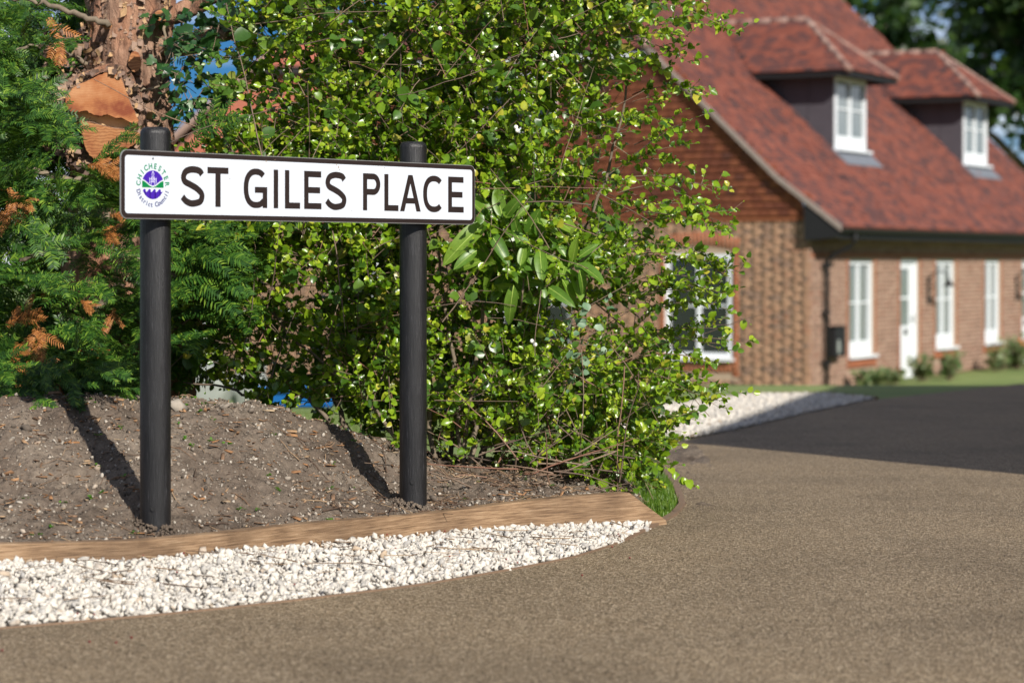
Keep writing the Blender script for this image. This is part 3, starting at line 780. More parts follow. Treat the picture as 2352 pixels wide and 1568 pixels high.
def letter(ch, a0, a1):
    q = MB(); W = a1-a0; k = [0]
    def quad(p):   # pts in metres in letter box
        y = -YL - .00004*k[0]; k[0] += 1
        n_ = len(p)
        q.add([(a0+x, y, CAP0+z) for x, z in p] + [(a0+x, -YL+.0003, CAP0+z) for x, z in p],
              [tuple(range(n_))] + [(i, i+n_, (i+1) % n_+n_, (i+1) % n_) for i in range(n_)])
    def rib(center, th=TH):
        l_, r_ = strip(center, th); y = -YL - .00004*k[0]; k[0] += 1; n_ = len(l_)
        vs = [(a0+p[0], y, CAP0+p[1]) for p in l_] + [(a0+p[0], y, CAP0+p[1]) for p in r_]
        q.add(vs, [(i, i+1, n_+i+1, n_+i) for i in range(n_-1)])
    H, T = CH, TH; h = T/2
    if ch == 'T': quad([(0, H-T), (W, H-T), (W, H), (0, H)]); quad([(W/2-h*1.1, 0), (W/2+h*1.1, 0), (W/2+h*1.1, H-T), (W/2-h*1.1, H-T)])
    if ch == 'I': quad([(0, 0), (W, 0), (W, H), (0, H)])
    if ch == 'L': quad([(0, 0), (T, 0), (T, H), (0, H)]); quad([(T, 0), (W, 0), (W, T), (T, T)])
    if ch == 'E':
        quad([(0, 0), (T, 0), (T, H), (0, H)])
        for z, w_ in ((0, W), (H-T, W*.985), (H*.5-h, W*.92)): quad([(T, z), (w_, z), (w_, z+T), (T, z+T)])
    if ch == 'P':
        quad([(0, 0), (T, 0), (T, H), (0, H)])
        bh = H*.58; r_ = (bh-T)/2; cx_ = W-h-r_*.92; cz_ = H-h-r_
        arc = [(T*.95, H-h), (cx_*.6+T*.4, H-h)] + [(cx_+r_*.92*math.sin(t), cz_+r_*math.cos(t)) for t in np.linspace(0, math.pi, 22)] + [(cx_*.6+T*.4, H-h-2*r_), (T*.95, H-h-2*r_)]
        rib(arc)
    if ch == 'A':
        t2 = T*1.08
        quad([(0, 0), (t2, 0), (W/2+t2*.42, H), (W/2-t2*.50, H)]); quad([(W-t2, 0), (W, 0), (W/2+t2*.50, H), (W/2-t2*.42, H)])
        quad([(W*.24, H*.215), (W*.76, H*.215), (W*.70, H*.215+T*.95), (W*.30, H*.215+T*.95)])
    if ch in 'CG':
        rx, rz = (W-T)/2*1.06, (H-T)/2+.0008; cx_, cz_ = h+rx, H/2
        e0, e1 = (R(47), R(313)) if ch == 'C' else (R(47), R(318))
        pts = []
        for t in np.linspace(e0, e1, 46):
            c_, s_ = math.cos(t), math.sin(t)
            pts.append((cx_+rx*math.copysign(abs(c_)**.86, c_), cz_+rz*math.copysign(abs(s_)**.86, s_)))
        if ch == 'G': pts = [(min(p[0], W-h), p[1]) for p in pts]
        rib(pts)
        if ch == 'G':
            quad([(W-T, 0), (W, 0), (W, H*.54), (W-T, H*.54)]); quad([(W*.47, H*.54-T*.95), (W-T, H*.54-T*.95), (W-T, H*.54), (W*.47, H*.54)])
    if ch == 'S':
        c_ = smooth_path([(W*.90, H*.80), (W*.80, H*.885), (W*.60, H-h*1.0), (W*.40, H-h*1.05), (W*.20, H*.86), (h*1.05, H*.735), (W*.17, H*.615), (W*.42, H*.535), (W*.66, H*.455), (W*.855, H*.345), (W-h*1.0, H*.245), (W*.82, H*.13), (W*.60, h*1.0), (W*.40, h*.95), (W*.20, H*.135), (W*.06, H*.235)])
        rib(c_, T*1.04)
    q.build('letter', M['signblack'], plate)
for ch, a, b_ in (('S', .0237, .0977), ('T', .1075, .1754), ('G', .2254, .3041), ('I', .3258, .3412), ('L', .3640, .4166), ('E', .4305, .4913), ('S', .5055, .5802),
                  ('P', .6410, .7051), ('L', .7201, .7733), ('A', .7794, .8587), ('C', .8680, .9490), ('E', .9663, 1.0286)):
    letter(ch, a, b_)
# round council emblem
EC = (-.0635, Z0 + .0795); ER = .0334
emb = empty('emblem', (EC[0], -YL, EC[1]), parent=plate)
def epoly(pts, name, mat, lift=0.0):
    q = MB(); q.prism([(p[0]*ER, p[1]*ER) for p in pts], 'y', -.0003-lift, .0002); return q.build(name, mat, emb)
dip = lambda x: -.06 + .42*(1-math.cos(x*math.pi/.98))/2
up = [(math.cos(t), math.sin(t)) for t in np.linspace(R(24), R(156), 40)]
bot = [(x, dip(x)+.01) for x in np.linspace(-.90, .90, 30)]
epoly(up + bot, 'upper_disc', M['purple'])
epoly([(x, dip(x)-.085) for x in np.linspace(-.975, .975, 30)] + [(.985, -.19), (-.985, -.19)], 'hills', M['green'])
wave = []
for k in range(4):
    x0 = -.92 + k*.46
    wave += [(x0, -.42), (x0+.06, -.33), (x0+.16, -.29), (x0+.27, -.33), (x0+.19, -.35), (x0+.15, -.42), (x0+.22, -.50), (x0+.36, -.49)]
wave += [(.93, -.42)]
low = [(math.cos(t), math.sin(t)) for t in np.linspace(R(-26), R(-154), 36)]
# wave crests joined with the lower bowl, split in convex slices
q = MB()
for (xa, za), (xb, zb_) in zip(wave[:-1], wave[1:]):
    if xb <= xa: continue
    la, lb = -math.sqrt(max(0, 1-xa*xa)), -math.sqrt(max(0, 1-xb*xb))
    q.prism([(xa*ER, min(la, za-.01)*ER), (xb*ER, min(lb, zb_-.01)*ER), (xb*ER, zb_*ER), (xa*ER, za*ER)], 'y', -.0003, .0002)
q.build('waves', M['purple'], emb)
q = MB()   # cathedral with spire, drawn in thin pale lines
def bar(x0, z0, x1, z1, w_=.035):
    d_ = Vector((x1-x0, z1-z0)).normalized(); nn = Vector((-d_.y, d_.x))*w_/2
    q.prism([((x0+nn.x)*ER, (z0+nn.y)*ER), ((x1+nn.x)*ER, (z1+nn.y)*ER), ((x1-nn.x)*ER, (z1-nn.y)*ER), ((x0-nn.x)*ER, (z0-nn.y)*ER)], 'y', -.0005-.00002*len(q.f)/6, -.0003)
for x in (-.30, -.16, .16, .30): bar(x, .10 if abs(x) > .2 else .0, x, .50 if abs(x) > .2 else .46)
for x in (-.06, .06): bar(x, .16, x, .44)
bar(-.30, .40, .30, .40); bar(-.16, .22, .16, .22); bar(-.12, .46, -.06, .62); bar(.12, .46, .06, .62)
bar(-.06, .62, -.10, .74); bar(.06, .62, .10, .74); bar(-.10, .74, 0, .95); bar(.10, .74, 0, .95); bar(-.16, .5, .16, .5)
q.build('cathedral', M['pale'], emb)
def ring_text(txt, rad, a_start, a_end, size, mat, name, inward):
    vs, fs = [], []
    dg = bpy.context.evaluated_depsgraph_get()
    for i, ch in enumerate(txt):
        if ch == ' ': continue
        cu = bpy.data.curves.new('glyph', 'FONT'); cu.body = ch; cu.size = size; cu.align_x = 'CENTER'; cu.offset = size*.028
        o_ = bpy.data.objects.new('glyph', cu); COL.objects.link(o_)
        dg.update(); me = bpy.data.meshes.new_from_object(o_.evaluated_get(dg))
        a = R(a_start + (a_end-a_start)*i/(len(txt)-1))
        rot = a - math.pi/2 if not inward else a + math.pi/2
        c_, s_ = math.cos(rot), math.sin(rot); bx0, bz0 = rad*math.cos(a), rad*math.sin(a)
        n_ = len(vs)
        for v_ in me.vertices: vs.append((bx0 + (v_.co.x*.92)*c_ - v_.co.y*s_, -.0004, bz0 + (v_.co.x*.92)*s_ + v_.co.y*c_))
        for p in me.polygons: fs.append(tuple(n_+j for j in p.vertices))
        bpy.data.objects.remove(o_); bpy.data.meshes.remove(me); bpy.data.curves.remove(cu)
    me = bpy.data.meshes.new(name); me.from_pydata(vs, [], fs); me.update(); me.materials.append(mat)
    bm = bmesh.new(); bm.from_mesh(me); bmesh.ops.recalc_face_normals(bm, faces=bm.faces); bm.to_mesh(me); bm.free()
    link(name, me, emb)
ring_text('CHICHESTER', .0378, 176, 4, .0180, M['ringgreen'], 'ring_lettering', False)
ring_text('District Council', .0515, 200, 340, .0158, M['ringblue'], 'ring_lettering', True)
flat([(-.0635-.003, Z0+.1385), (-.0635+.003, Z0+.1385), (-.0635+.001, Z0+.1445)], 'dirt_mark', M['signblack'], YL)
for (a, z, s) in [(.545, .145, .0016), (.552, .139, .0022), (.556, .133, .0013), (.30, .146, .0018), (.72, .142, .001), (.33, .150, .001), (.18, .10, .0009), (.27, .022, .0011), (.60, .03, .0008)]:
    flat([(a+s*math.cos(t)*.6, Z0+z+s*1.6*math.sin(t)) for t in np.linspace(0, 5.6, 7)], 'dirt_mark', M['litter'], YL)

# ------------------------------------------------------------------ leaves
def leaf_template(w=.32, fold=.10, curl=.10, wavy=.03, n_=4, tipsharp=1.0, seed=0, base=.02):
    """one leaf along +x from 0 to 1, 3 points across"""
    rs = np.random.default_rng(seed); us = np.linspace(0, 1, n_+1); V = []
    for u_ in us:
        wd = w*(math.sin(math.pi*min(1, max(0, u_))**.85)**(.62*tipsharp)) if 0 < u_ < 1 else 0.004
        zc = -curl*u_*u_
        e = rs.normal(0, wavy, 2)
        V += [(u_, -wd, zc+fold*wd*2+e[0]*(0 < u_ < 1)), (u_, 0, zc), (u_, wd, zc+fold*wd*2+e[1]*(0 < u_ < 1))]
    Fc = []
    for i in range(n_):
        for j in range(2): Fc.append([i*3+j, i*3+3+j, i*3+4+j, i*3+1+j])
    return np.array(V), np.array(Fc)
SMALL = [leaf_template(.37, .24, c, .06, 4, .72, i) for i, c in enumerate((.05, .18, -.12, .28, .1))]
ROUND = [leaf_template(.42, .16, c, .04, 4, .7, 20+i) for i, c in enumerate((.05, .15, .25))]
def ivy_template(seed):
    a = [(0, 0), (-.10, .30), (.12, .55), (.38, .34), (.62, .40), (1.0, 0), (.62, -.40), (.38, -.34), (.12, -.55), (-.10, -.30)]
    rs = np.random.default_rng(seed)
    V = [(.25, 0, 0)] + [(x, y, -.1*x*x + .15*abs(y) + rs.normal(0, .02)) for x, y in a]
    Fc = [[0, i, i % 10+1] for i in range(1, 11)]
    return np.array(V), np.array(Fc)
IVY = [ivy_template(i) for i in range(3)]
def basis(d, nrm):
    d = d/np.linalg.norm(d, axis=1)[:, None]
    y = np.cross(nrm, d); y /= np.linalg.norm(y, axis=1)[:, None] + 1e-9
    z = np.cross(d, y)
    return np.stack([d, y, z], -1)

SUNV = np.array(SUN_DIR[:])
def twig_with_leaves(p0, d, L, rg, nl, size, sizevar=.45, wob=.35, droop=.6, start=.15, k=6):
    p = wander(p0, d, L, k, rg, wob, droop)
    u_ = np.sort(rg.uniform(start, 1.0, nl)); u_[-1] = 1.0
    ii = u_*(k-1); i0 = np.minimum(ii.astype(int), k-2); fr = ii-i0
    base = p[i0]*(1-fr)[:, None] + p[i0+1]*fr[:, None]
    t = p[i0+1]-p[i0]; t /= np.linalg.norm(t, axis=1)[:, None]
    side = np.cross(t, rg.normal(size=(nl, 3))); side /= np.linalg.norm(side, axis=1)[:, None]
    ld = side*.9 + t*.55; ld[-1] = t[-1]
    nrm = np.array([0, 0, 1.])*.35 + SUNV*.9 + rg.normal(0, .55, (nl, 3))
    sz = size*(1 + sizevar*rg.normal(size=nl)).clip(.4, 1.9)*(1-.25*(u_ > .9))
    return p, base, basis(ld, nrm), sz

def pip(x, y, poly):
    r_ = False; j = len(poly)-1
    for i in range(len(poly)):
        xi, yi = poly[i]; xj, yj = poly[j]
        if (yi > y) != (yj > y) and x < (xj-xi)*(y-yi)/(yj-yi)+xi: r_ = not r_
        j = i
    return r_

# outline of the big shrub seen from the road, laid on its middle plane 7.3 m out
ENV = [(660, -120), (1560, -120), (1450, 60), (1390, 150), (1380, 300), (1400, 420), (1440, 520), (1480, 640), (1490, 760), (1480, 860), (1510, 960), (1490, 1040), (1440, 1110), (1340, 1110), (1200, 1060), (1060, 1030), (960, 1010), (860, 985), (800, 960), (690, 925), (600, 900), (520, 870), (440, 820), (400, 720), (470, 640), (420, 520), (480, 400), (540, 340), (590, 260), (590, 150), (570, 60)]
SPARSE = [([(360, 100), (560, 120), (620, 330), (400, 345)], .15), ([(400, 780), (830, 850), (830, 1000), (400, 960)], .42), ([(1230, 640), (1440, 620), (1430, 810), (1260, 820)], .22),
          ([(1230, 330), (1600, 330), (1600, 560), (1240, 560)], .32), ([(1380, 560), (1620, 560), (1620, 900), (1400, 900)], .36), ([(1180, 100), (1500, 100), (1500, 340), (1180, 340)], .5), ([(560, 120), (720, 120), (760, 340), (520, 345)], .5),
          ([(1110, 160), (1300, 150), (1300, 320), (1120, 320)], .45), ([(1380, 20), (1620, 20), (1560, 170), (1420, 200)], .7), ([(980, 560), (1270, 600), (1270, 800), (1000, 760)], .55)]
def density(x, y):
    if not pip(x, y, ENV): return 0
    d_ = 1.0
    for pl, w_ in SPARSE:
        if pip(x, y, pl): d_ = min(d_, w_)
    return d_
rg = np.random.default_rng(101)
shr_base = Vector((-.12, 7.25, .10))
shrub = empty('mixed_shrub', shr_base)
tag(shrub, 'big bright green small-leaved shrub behind the street sign', 'shrub')
TW, TR = [], []
LB = {'leaf': [], 'big': []}
def put(kind, base, B, sz): LB[kind].append((base, B, sz))
n_tw = 0
while n_tw < 5300:
    x, y = rg.uniform(380, 1640), rg.uniform(-120, 1120)
    if rg.random() > density(x, y): continue
    dep = rg.random()
    Y = 6.92 + .75*dep**.8
    if float(vnoise(np.array(x/62.), np.array(y/62. + Y*5.1), 5) + .5*vnoise(np.array(x/27.), np.array(y/27. + Y*9.), 8)) < rg.uniform(-.22, .02): continue
    if x > 1250: Y += .05
    Y = max(Y, 6.80)
    p = np.array(P(x, y, Y)[:])
    if p[2] < float(bank_z(np.array([p[0]]), np.array([p[1]]), False)[0]) + .05: continue
    out = np.array([(x-1000)/900, -.55, .55]) + rg.normal(0, .75, 3)
    L = rg.uniform(.07, .20)
    if rg.random() < .17:
        q = twig_with_leaves(p, out, L, rg, int(rg.integers(4, 8)), .031, droop=1.0)
        TW.append(q[0]); TR.append(np.linspace(.0014, .0007, 6)); put('big', *q[1:])
    else:
        q = twig_with_leaves(p, out, L, rg, int(rg.integers(11, 19)), .0188, droop=.8)
        TW.append(q[0]); TR.append(np.linspace(.0013, .0006, 6)); put('leaf', *q[1:])
    n_tw += 1
# arching shoots at the right hand side and along the bottom
SH = [((1450, 0), (1680, 15)), ((1480, 60), (1660, 40)), ((1440, 90), (1575, 95)), ((1420, 150), (1565, 120)), ((1430, 240), (1600, 205)), ((1430, 300), (1560, 245)), ((1450, 340), (1590, 290)),
      ((1420, 380), (1560, 330)), ((1440, 420), (1650, 400)), ((1430, 450), (1668, 430)), ((1450, 520), (1675, 475)), ((1480, 500), (1660, 520)), ((1470, 560), (1660, 570)), ((1480, 600), (1690, 600)),
      ((1470, 640), (1640, 620)), ((1490, 680), (1655, 650)), ((1480, 720), (1660, 700)), ((1490, 760), (1650, 740)), ((1480, 800), (1670, 775)), ((1460, 820), (1640, 815)), ((1440, 840), (1600, 850)),
      ((1400, 850), (1570, 880)), ((1460, 870), (1690, 875)), ((1520, 880), (1660, 910)), ((1380, 900), (1520, 950)), ((1380, 960), (1540, 985)), ((1350, 1000), (1530, 1020)), ((1330, 1040), (1500, 1060)),
      ((1300, 1060), (1470, 1100)), ((1280, 1050), (1420, 1120)), ((1300, 900), (1500, 900)), ((1320, 620), (1500, 560)), ((1330, 700), (1520, 640)), ((600, 300), (500, 270)), ((600, 130), (480, 200)), ((600, 220), (500, 210)), ((850, 880), (640, 905)), ((800, 850), (600, 875)), ((720, 860), (560, 915)), ((860, 900), (700, 930)), ((900, 960), (1010, 1015)), ((1000, 960), (1150, 1020)), ((1100, 980), (1260, 1070))]
for (a, b_) in SH:
    for r_ in range(2):
        Y = rg.uniform(6.95, 7.3)
        p0 = np.array(P(a[0]+rg.normal(0, 14), a[1]+rg.normal(0, 14), Y+.1)[:]); p1 = np.array(P(b_[0]+rg.normal(0, 18)-r_*12, b_[1]+rg.normal(0, 20), Y)[:])
        L = np.linalg.norm(p1-p0)
        dd = (p1-p0)/L + np.array([0, 0, .22])
        kind = 'leaf' if b_[0] > 540 else 'big'
        q = twig_with_leaves(p0, dd, L*1.0, rg, int(9+L*50), .0205, wob=.12, droop=2.2, k=9)
        TW.append(q[0]); TR.append(np.linspace(.0017, .0006, 9)); put(kind, *q[1:])
        for j in range(2, 9, 2):
            q2 = twig_with_leaves(q[0][j], dd + rg.normal(0, .6, 3), rg.uniform(.03, .07), rg, 5, .0185, droop=.6)
            TW.append(q2[0]); TR.append(np.linspace(.001, .0005, 6)); put(kind, *q2[1:])
# bare tangled twigs through the shrub
for i in range(380):
    x, y = rg.uniform(440, 1560), rg.uniform(-60, 1090)
    if not pip(x, y, ENV) or rg.random() > .35 + .65*density(x, y): continue
    p = np.array(P(x, y, rg.uniform(6.92, 7.5))[:])
    if p[2] < .16: continue
    dd = np.array([rg.normal(0, .8), rg.normal(0, .3), rg.normal(.25, .7)])
    k = 9; q = wander(p, dd, rg.uniform(.15, .55), k, rg, .16, rg.uniform(-.3, 1.2)); r0 = rg.uniform(.0011, .0026)
    TW.append(q); TR.append(np.linspace(r0, r0*.5, k))
for i in range(120):    # brushwood under the right end
    p = np.array([rg.uniform(-.15, .36), rg.uniform(6.75, 7.35), rg.uniform(.08, .20)])
    q = wander(p, (rg.normal(), rg.normal(0, .3), rg.normal(.1, .25)), rg.uniform(.12, .4), 7, rg, .25, .5); q[:, 2] = np.maximum(q[:, 2], bank_z(q[:, 0], q[:, 1])+.004)
    if q[:, 0].max() > .44: continue
    TW.append(q); TR.append(np.linspace(.0026, .001, 7))
Vv, Ff = polyline_tubes(TW, TR, 4)
tag(link('twigs', npmesh('twigs', Vv - np.array(shr_base[:]), Ff, M['twig'], True), shrub), kind='stuff', label='tangle of thin brown twigs')
# main stems
stems = [((1085, 1035), (1090, 960), (1105, 900), (1120, 700)), ((1040, 1030), (1035, 900), (1045, 600), (1060, 250), (1075, -60)), ((1110, 1030), (1140, 900), (1210, 760), (1250, 560)),
         ((1000, 1030), (980, 800), (960, 500), (950, 200), (930, -80)), ((1060, 1040), (1040, 820), (1010, 600), (1000, 300)), ((1120, 1045), (1200, 940), (1320, 860), (1460, 790)),
         ((1090, 1040), (1180, 830), (1300, 600), (1400, 380), (1450, 150)), ((980, 1030), (860, 860), (760, 640), (690, 400)), ((960, 1025), (820, 900), (660, 760), (560, 620)), ((1060, 1035), (1110, 700), (1180, 350), (1220, 60)),
         ((1130, 1050), (1260, 1060), (1400, 1075)), ((800, 990), (720, 930), (640, 880)), ((830, 1000), (760, 900), (730, 780)), ((700, 960), (560, 900), (420, 880))]
for pts in stems:
    Y = rg.uniform(7.05, 7.4)
    c_ = np.array([P(x, y, Y+.03*i)[:] for i, (x, y) in enumerate(pts)]); zb = float(bank_z(np.array([c_[0, 0]]), np.array([c_[0, 1]]))[0])
    c_[0, 2] = zb - .02 if pts[0][1] > 940 else c_[0, 2]
    c_ = smooth_path(c_, 6) + rg.normal(0, .004, (len(smooth_path(c_, 6)), 3)); r0 = rg.uniform(.006, .011)
    q = MB(); q.tube(c_, [float(v_) for v_ in np.linspace(r0, r0*.35, len(c_))], 7); q.build('stem', M['stem'], shrub, smooth=True, off=shr_base)
tmplm = {}
for kind, tm, mat, name in (('leaf', SMALL, 'leaf', 'foliage'), ('big', ROUND, 'leafbig', 'round_foliage')):
    base = np.concatenate([q[0] for q in LB[kind]]); B = np.concatenate([q[1] for q in LB[kind]]); sz = np.concatenate([q[2] for q in LB[kind]])
    keep = base[:, 2] > bank_z(base[:, 0], base[:, 1], False) + .012
    base, B, sz = base[keep], B[keep], sz[keep]
    nind = {'leaf': 170, 'big': 130}[kind]
    if nind:
        scx = base[:, 0]/base[:, 1]*FPX+1176; scy = 600-(base[:, 2]-ZC)/base[:, 1]*FPX
        vis = (scx > 400) & (scx < 1700) & (scy > 0) & (scy < 1130) & ~((scx > 260) & (scx < 1090) & (scy > 335) & (scy < 520))
        face = np.abs(np.einsum('ni,i->n', B[:, :, 2], np.array([0, -1., 0])))
        o_ = np.argsort(-(sz*face/base[:, 1]**6*vis)); ind, rest = o_[:nind], o_[nind:]
        ms_ = [npmesh('leaf', tv, tf, M[mat], True) for tv, tf in tm]
        place('leaf', tm, ms_, base[ind], sz[ind], B[ind], shrub, rg.integers(0, len(tm), nind))
        base, B, sz = base[rest], B[rest], sz[rest]
    Vv, Ff = scatter(tm, base, sz, B, rg)
    tag(link(name, npmesh(name, Vv - np.array(shr_base[:]), Ff, M[mat], True), shrub), kind='stuff')
    print(name, len(base))
bm = bmesh.new(); bmesh.ops.create_uvsphere(bm, u_segments=12, v_segments=8, radius=1); bme = bpy.data.meshes.new('berry'); bm.to_mesh(bme); bm.free(); bme.materials.append(M['berry'])
bme.polygons.foreach_set('use_smooth', np.ones(len(bme.polygons), bool))
for (x, y, Y) in [(1222, 783, 6.8), (1229, 791, 6.79), (1274, 122, 6.82), (1268, 128, 6.81), (1279, 130, 6.82), (1272, 136, 6.83), (1010, 66, 6.85), (1185, 292, 6.84), (1188, 300, 6.84)]:
    o_ = link('berry', bme, shrub, P(x, y, Y) - shr_base); o_.scale = (.0062,)*3

# ------------------------------------------------------------------ laurel with large leaves
lb = Vector((.02, 7.15, .55))
laurel = empty('laurel_shrub', lb)
tag(laurel, 'cluster of large glossy laurel leaves right of the sign plate', 'laurel')
LEAFL = []
for i, (w_, c_) in enumerate(((.19, .18), (.17, .38), (.21, .05), (.18, .28))):
    tv, tf = leaf_template(w_, .22, c_, .010, 8, .9, 50+i)
    LEAFL.append(npmesh('leaf', tv, tf, M['laurel'], True))
rg = np.random.default_rng(5)
def rib_mesh(c_):
    us = np.linspace(0, .96, 9); V = []
    for u_ in us:
        zc = -c_*u_*u_ + .006; w_ = .008*(1-u_*.8); V += [(u_, -w_, zc), (u_, w_, zc)]
    return npmesh('midrib', np.array(V), np.array([[i*2, i*2+2, i*2+3, i*2+1] for i in range(8)]), M['midrib'])
RIBS = [rib_mesh(c_) for c_ in (.18, .38, .05, .28)]
# (base x, base y, tip x, tip y) in the view, and how far out
LV = [(1128, 500, 1078, 432), (1122, 505, 1096, 455), (1155, 500, 1138, 430), (1160, 503, 1190, 450), (1163, 510, 1192, 470), (1115, 512, 1022, 585), (1130, 540, 1100, 500), (1095, 575, 1045, 610), (1105, 600, 1040, 618), (1108, 612, 1045, 648), (1110, 600, 1050, 590),
      (1165, 520, 1145, 470), (1180, 505, 1215, 470), (1200, 560, 1175, 505), (1218, 560, 1190, 620), (1235, 500, 1246, 565), (1240, 575, 1245, 640), (1230, 505, 1290, 530), (1270, 500, 1330, 540), (1205, 640, 1170, 600), (1170, 620, 1130, 690), (1180, 655, 1165, 745), (1150, 640, 1135, 570),
      (1240, 650, 1255, 700), (1245, 585, 1300, 610), (1300, 590, 1270, 540), (1315, 600, 1325, 545), (1330, 600, 1395, 590), (1325, 605, 1390, 640), (1330, 620, 1350, 680), (1320, 625, 1335, 690), (1300, 620, 1345, 640), (1290, 640, 1330, 700), (1260, 660, 1310, 690), (1300, 595, 1290, 640),
      (1215, 590, 1160, 640), (1140, 590, 1195, 640), (1150, 560, 1190, 560), (1210, 540, 1240, 480), (1330, 590, 1370, 560), (1180, 530, 1225, 600), (1120, 530, 1170, 590), (1195, 610, 1205, 560)]
SPINE = [[(1190, 740), (1198, 690), (1200, 620), (1160, 520)], [(1200, 700), (1250, 660), (1320, 610), (1385, 560)], [(1195, 650), (1150, 600), (1110, 560)], [(1200, 640), (1235, 560), (1240, 500)], [(1190, 660), (1130, 490), (1095, 440)]]
for sp_ in SPINE:
    c_ = smooth_path(np.array([P(x, y, 6.98 + .2*(i == 0))[:] for i, (x, y) in enumerate(sp_)]), 6); q = MB()
    q.tube(c_, [float(v_) for v_ in np.linspace(.0045, .0018, len(c_))], 6); q.build('stem', M['stem'], laurel, smooth=True, off=lb)
for i, (x0, y0, x1, y1) in enumerate(LV):
    Y0 = 6.96 + rg.normal(0, .035); Y1 = Y0 + rg.uniform(-.075, .025)
    a, b_ = np.array(P(x0, y0, Y0)[:]), np.array(P(x1, y1, Y1)[:]); d_ = b_-a; L = np.linalg.norm(d_)*1.0
    nrm = np.array([rg.normal(.15, .25), -1.0, .75]) + rg.normal(0, .25, 3)
    B = basis(d_[None], nrm[None]); k = i % 4
    m4 = Matrix.Translation((Vector(a.tolist()) - lb)) @ Matrix(B[0].tolist()).to_4x4() @ Matrix.Scale(float(L), 4)
    o_ = link('leaf', LEAFL[k], laurel); o_.matrix_basis = m4
    link('midrib', RIBS[k], o_)

for (x, y, dx, dz) in [(1130, 505, -.6, .8), (1165, 500, .5, .85), (1105, 600, -.95, .2), (1200, 600, .1, .6), (1242, 565, .1, 1), (1325, 605, .9, .35), (1180, 680, -.1, -.8), (1290, 650, .7, -.5)]:
    ax = np.array([dx, -.45, dz]); ax /= np.linalg.norm(ax); tip = np.array(P(x, y, 6.98)[:])
    for k_ in range(5):
        ph = k_*2.4 + rg.random(); e1 = np.cross(ax, [0, 0, 1.]); e1 /= np.linalg.norm(e1); e2 = np.cross(ax, e1)
        d_ = ax*rg.uniform(.35, .8) + e1*math.cos(ph) + e2*math.sin(ph); b0 = tip - ax*.016*k_; L = rg.uniform(.07, .105)
        B = basis(d_[None], (ax + np.array([0, -.3, .5]))[None]); o_ = link('leaf', LEAFL[k_ % 4], laurel)
        o_.matrix_basis = Matrix.Translation(Vector(b0.tolist()) - lb) @ Matrix(B[0].tolist()).to_4x4() @ Matrix.Scale(float(L), 4); link('midrib', RIBS[k_ % 4], o_)
# grey-green sprig
gb = Vector((.18, 6.9, .12)); spr = empty('sprig', gb); tag(spr, 'pale grey-green leafy sprig low in the shrub below the laurel leaves', 'plant')
rg = np.random.default_rng(8); bs, Bs, ss, tl, trr = [], [], [], [], []
tl0 = smooth_path(np.array([P(1330, 1060, 7.0)[:], P(1340, 930, 6.9)[:], P(1335, 800, 6.95)[:], P(1320, 730, 6.92)[:]]), 6); tl.append(tl0); trr.append(np.linspace(.002, .0008, len(tl0)))
for i in range(13):
    p = np.array(P(rg.uniform(1285, 1390), rg.uniform(715, 860), rg.uniform(6.85, 7.0))[:])
    q = twig_with_leaves(p, (rg.normal(), -.4, rg.normal(.3, .5)), .05, rg, 3, .026, .25)
    tl.append(q[0]); trr.append(np.full(6, .0007)); bs.append(q[1]); Bs.append(q[2]); ss.append(q[3])
ms_ = [npmesh('leaf', tv, tf, M['glaucous'], True) for tv, tf in ROUND]
bs, Bs, ss = np.concatenate(bs), np.concatenate(Bs), np.concatenate(ss)
place('leaf', ROUND, ms_, bs, ss, Bs, spr, rg.integers(0, 3, len(bs)))
Vv, Ff = polyline_tubes(tl, trr); tag(link('stems', npmesh('stems', Vv - np.array(gb[:]), Ff, M['twig'], True), spr), kind='stuff')

# ------------------------------------------------------------------ yew: trunk, sawn limbs, sprays of needles
yb_ = P(275, 960, 7.55); yb_.z = .22
yew = empty('yew_tree', yb_)
tag(yew, 'old yew with flaky red-brown trunk and sawn orange limb at the left', 'tree')
rg = np.random.default_rng(55)
axis = [(P(300, 1000, 7.55), .20), (P(285, 700, 7.55), .19), (P(282, 380, 7.55), .155), (P(290, 250, 7.55), .128), (P(293, 120, 7.55), .125), (P(300, 0, 7.55), .128), (P(310, -200, 7.55), .135), (P(330, -600, 7.6), .12)]
ac = np.array([a[0][:] for a in axis]); ar = np.array([a[1] for a in axis])
tt = np.linspace(0, len(axis)-1, 130); cc = np.stack([np.interp(tt, np.arange(len(axis)), ac[:, k]) for k in range(3)], -1); rr = np.interp(tt, np.arange(len(axis)), ar)
na = 110; th = np.linspace(0, 2*np.pi, na, endpoint=False)
TT, AA = np.meshgrid(cc[:, 2], th, indexing='ij')
nz = .10*fbm(np.cos(AA)*2.5+5, TT*2.5+np.sin(AA)*2.5, 2, 4) + .16*np.abs(fbm(AA*5, TT*2.6, 7, 5, .6)) + .10*np.round(3*fbm(AA*6.4, TT*7, 11, 3, .5))/3*.6 + .05*fbm(AA*14, TT*14, 17, 3, .6)
rad = rr[:, None]*(1+nz)
V = np.stack([cc[:, 0:1]+rad*np.cos(AA), cc[:, 1:2]+rad*np.sin(AA), TT], -1).reshape(-1, 3)
i_ = np.arange(129)[:, None]*na; j_ = np.arange(na)[None]
Ff = np.stack([i_+j_, i_+(j_+1) % na, i_+na+(j_+1) % na, i_+na+j_], -1).reshape(-1, 4)
link('trunk', npmesh('trunk', V - np.array(yb_[:]), Ff, M['bark'], True), yew)
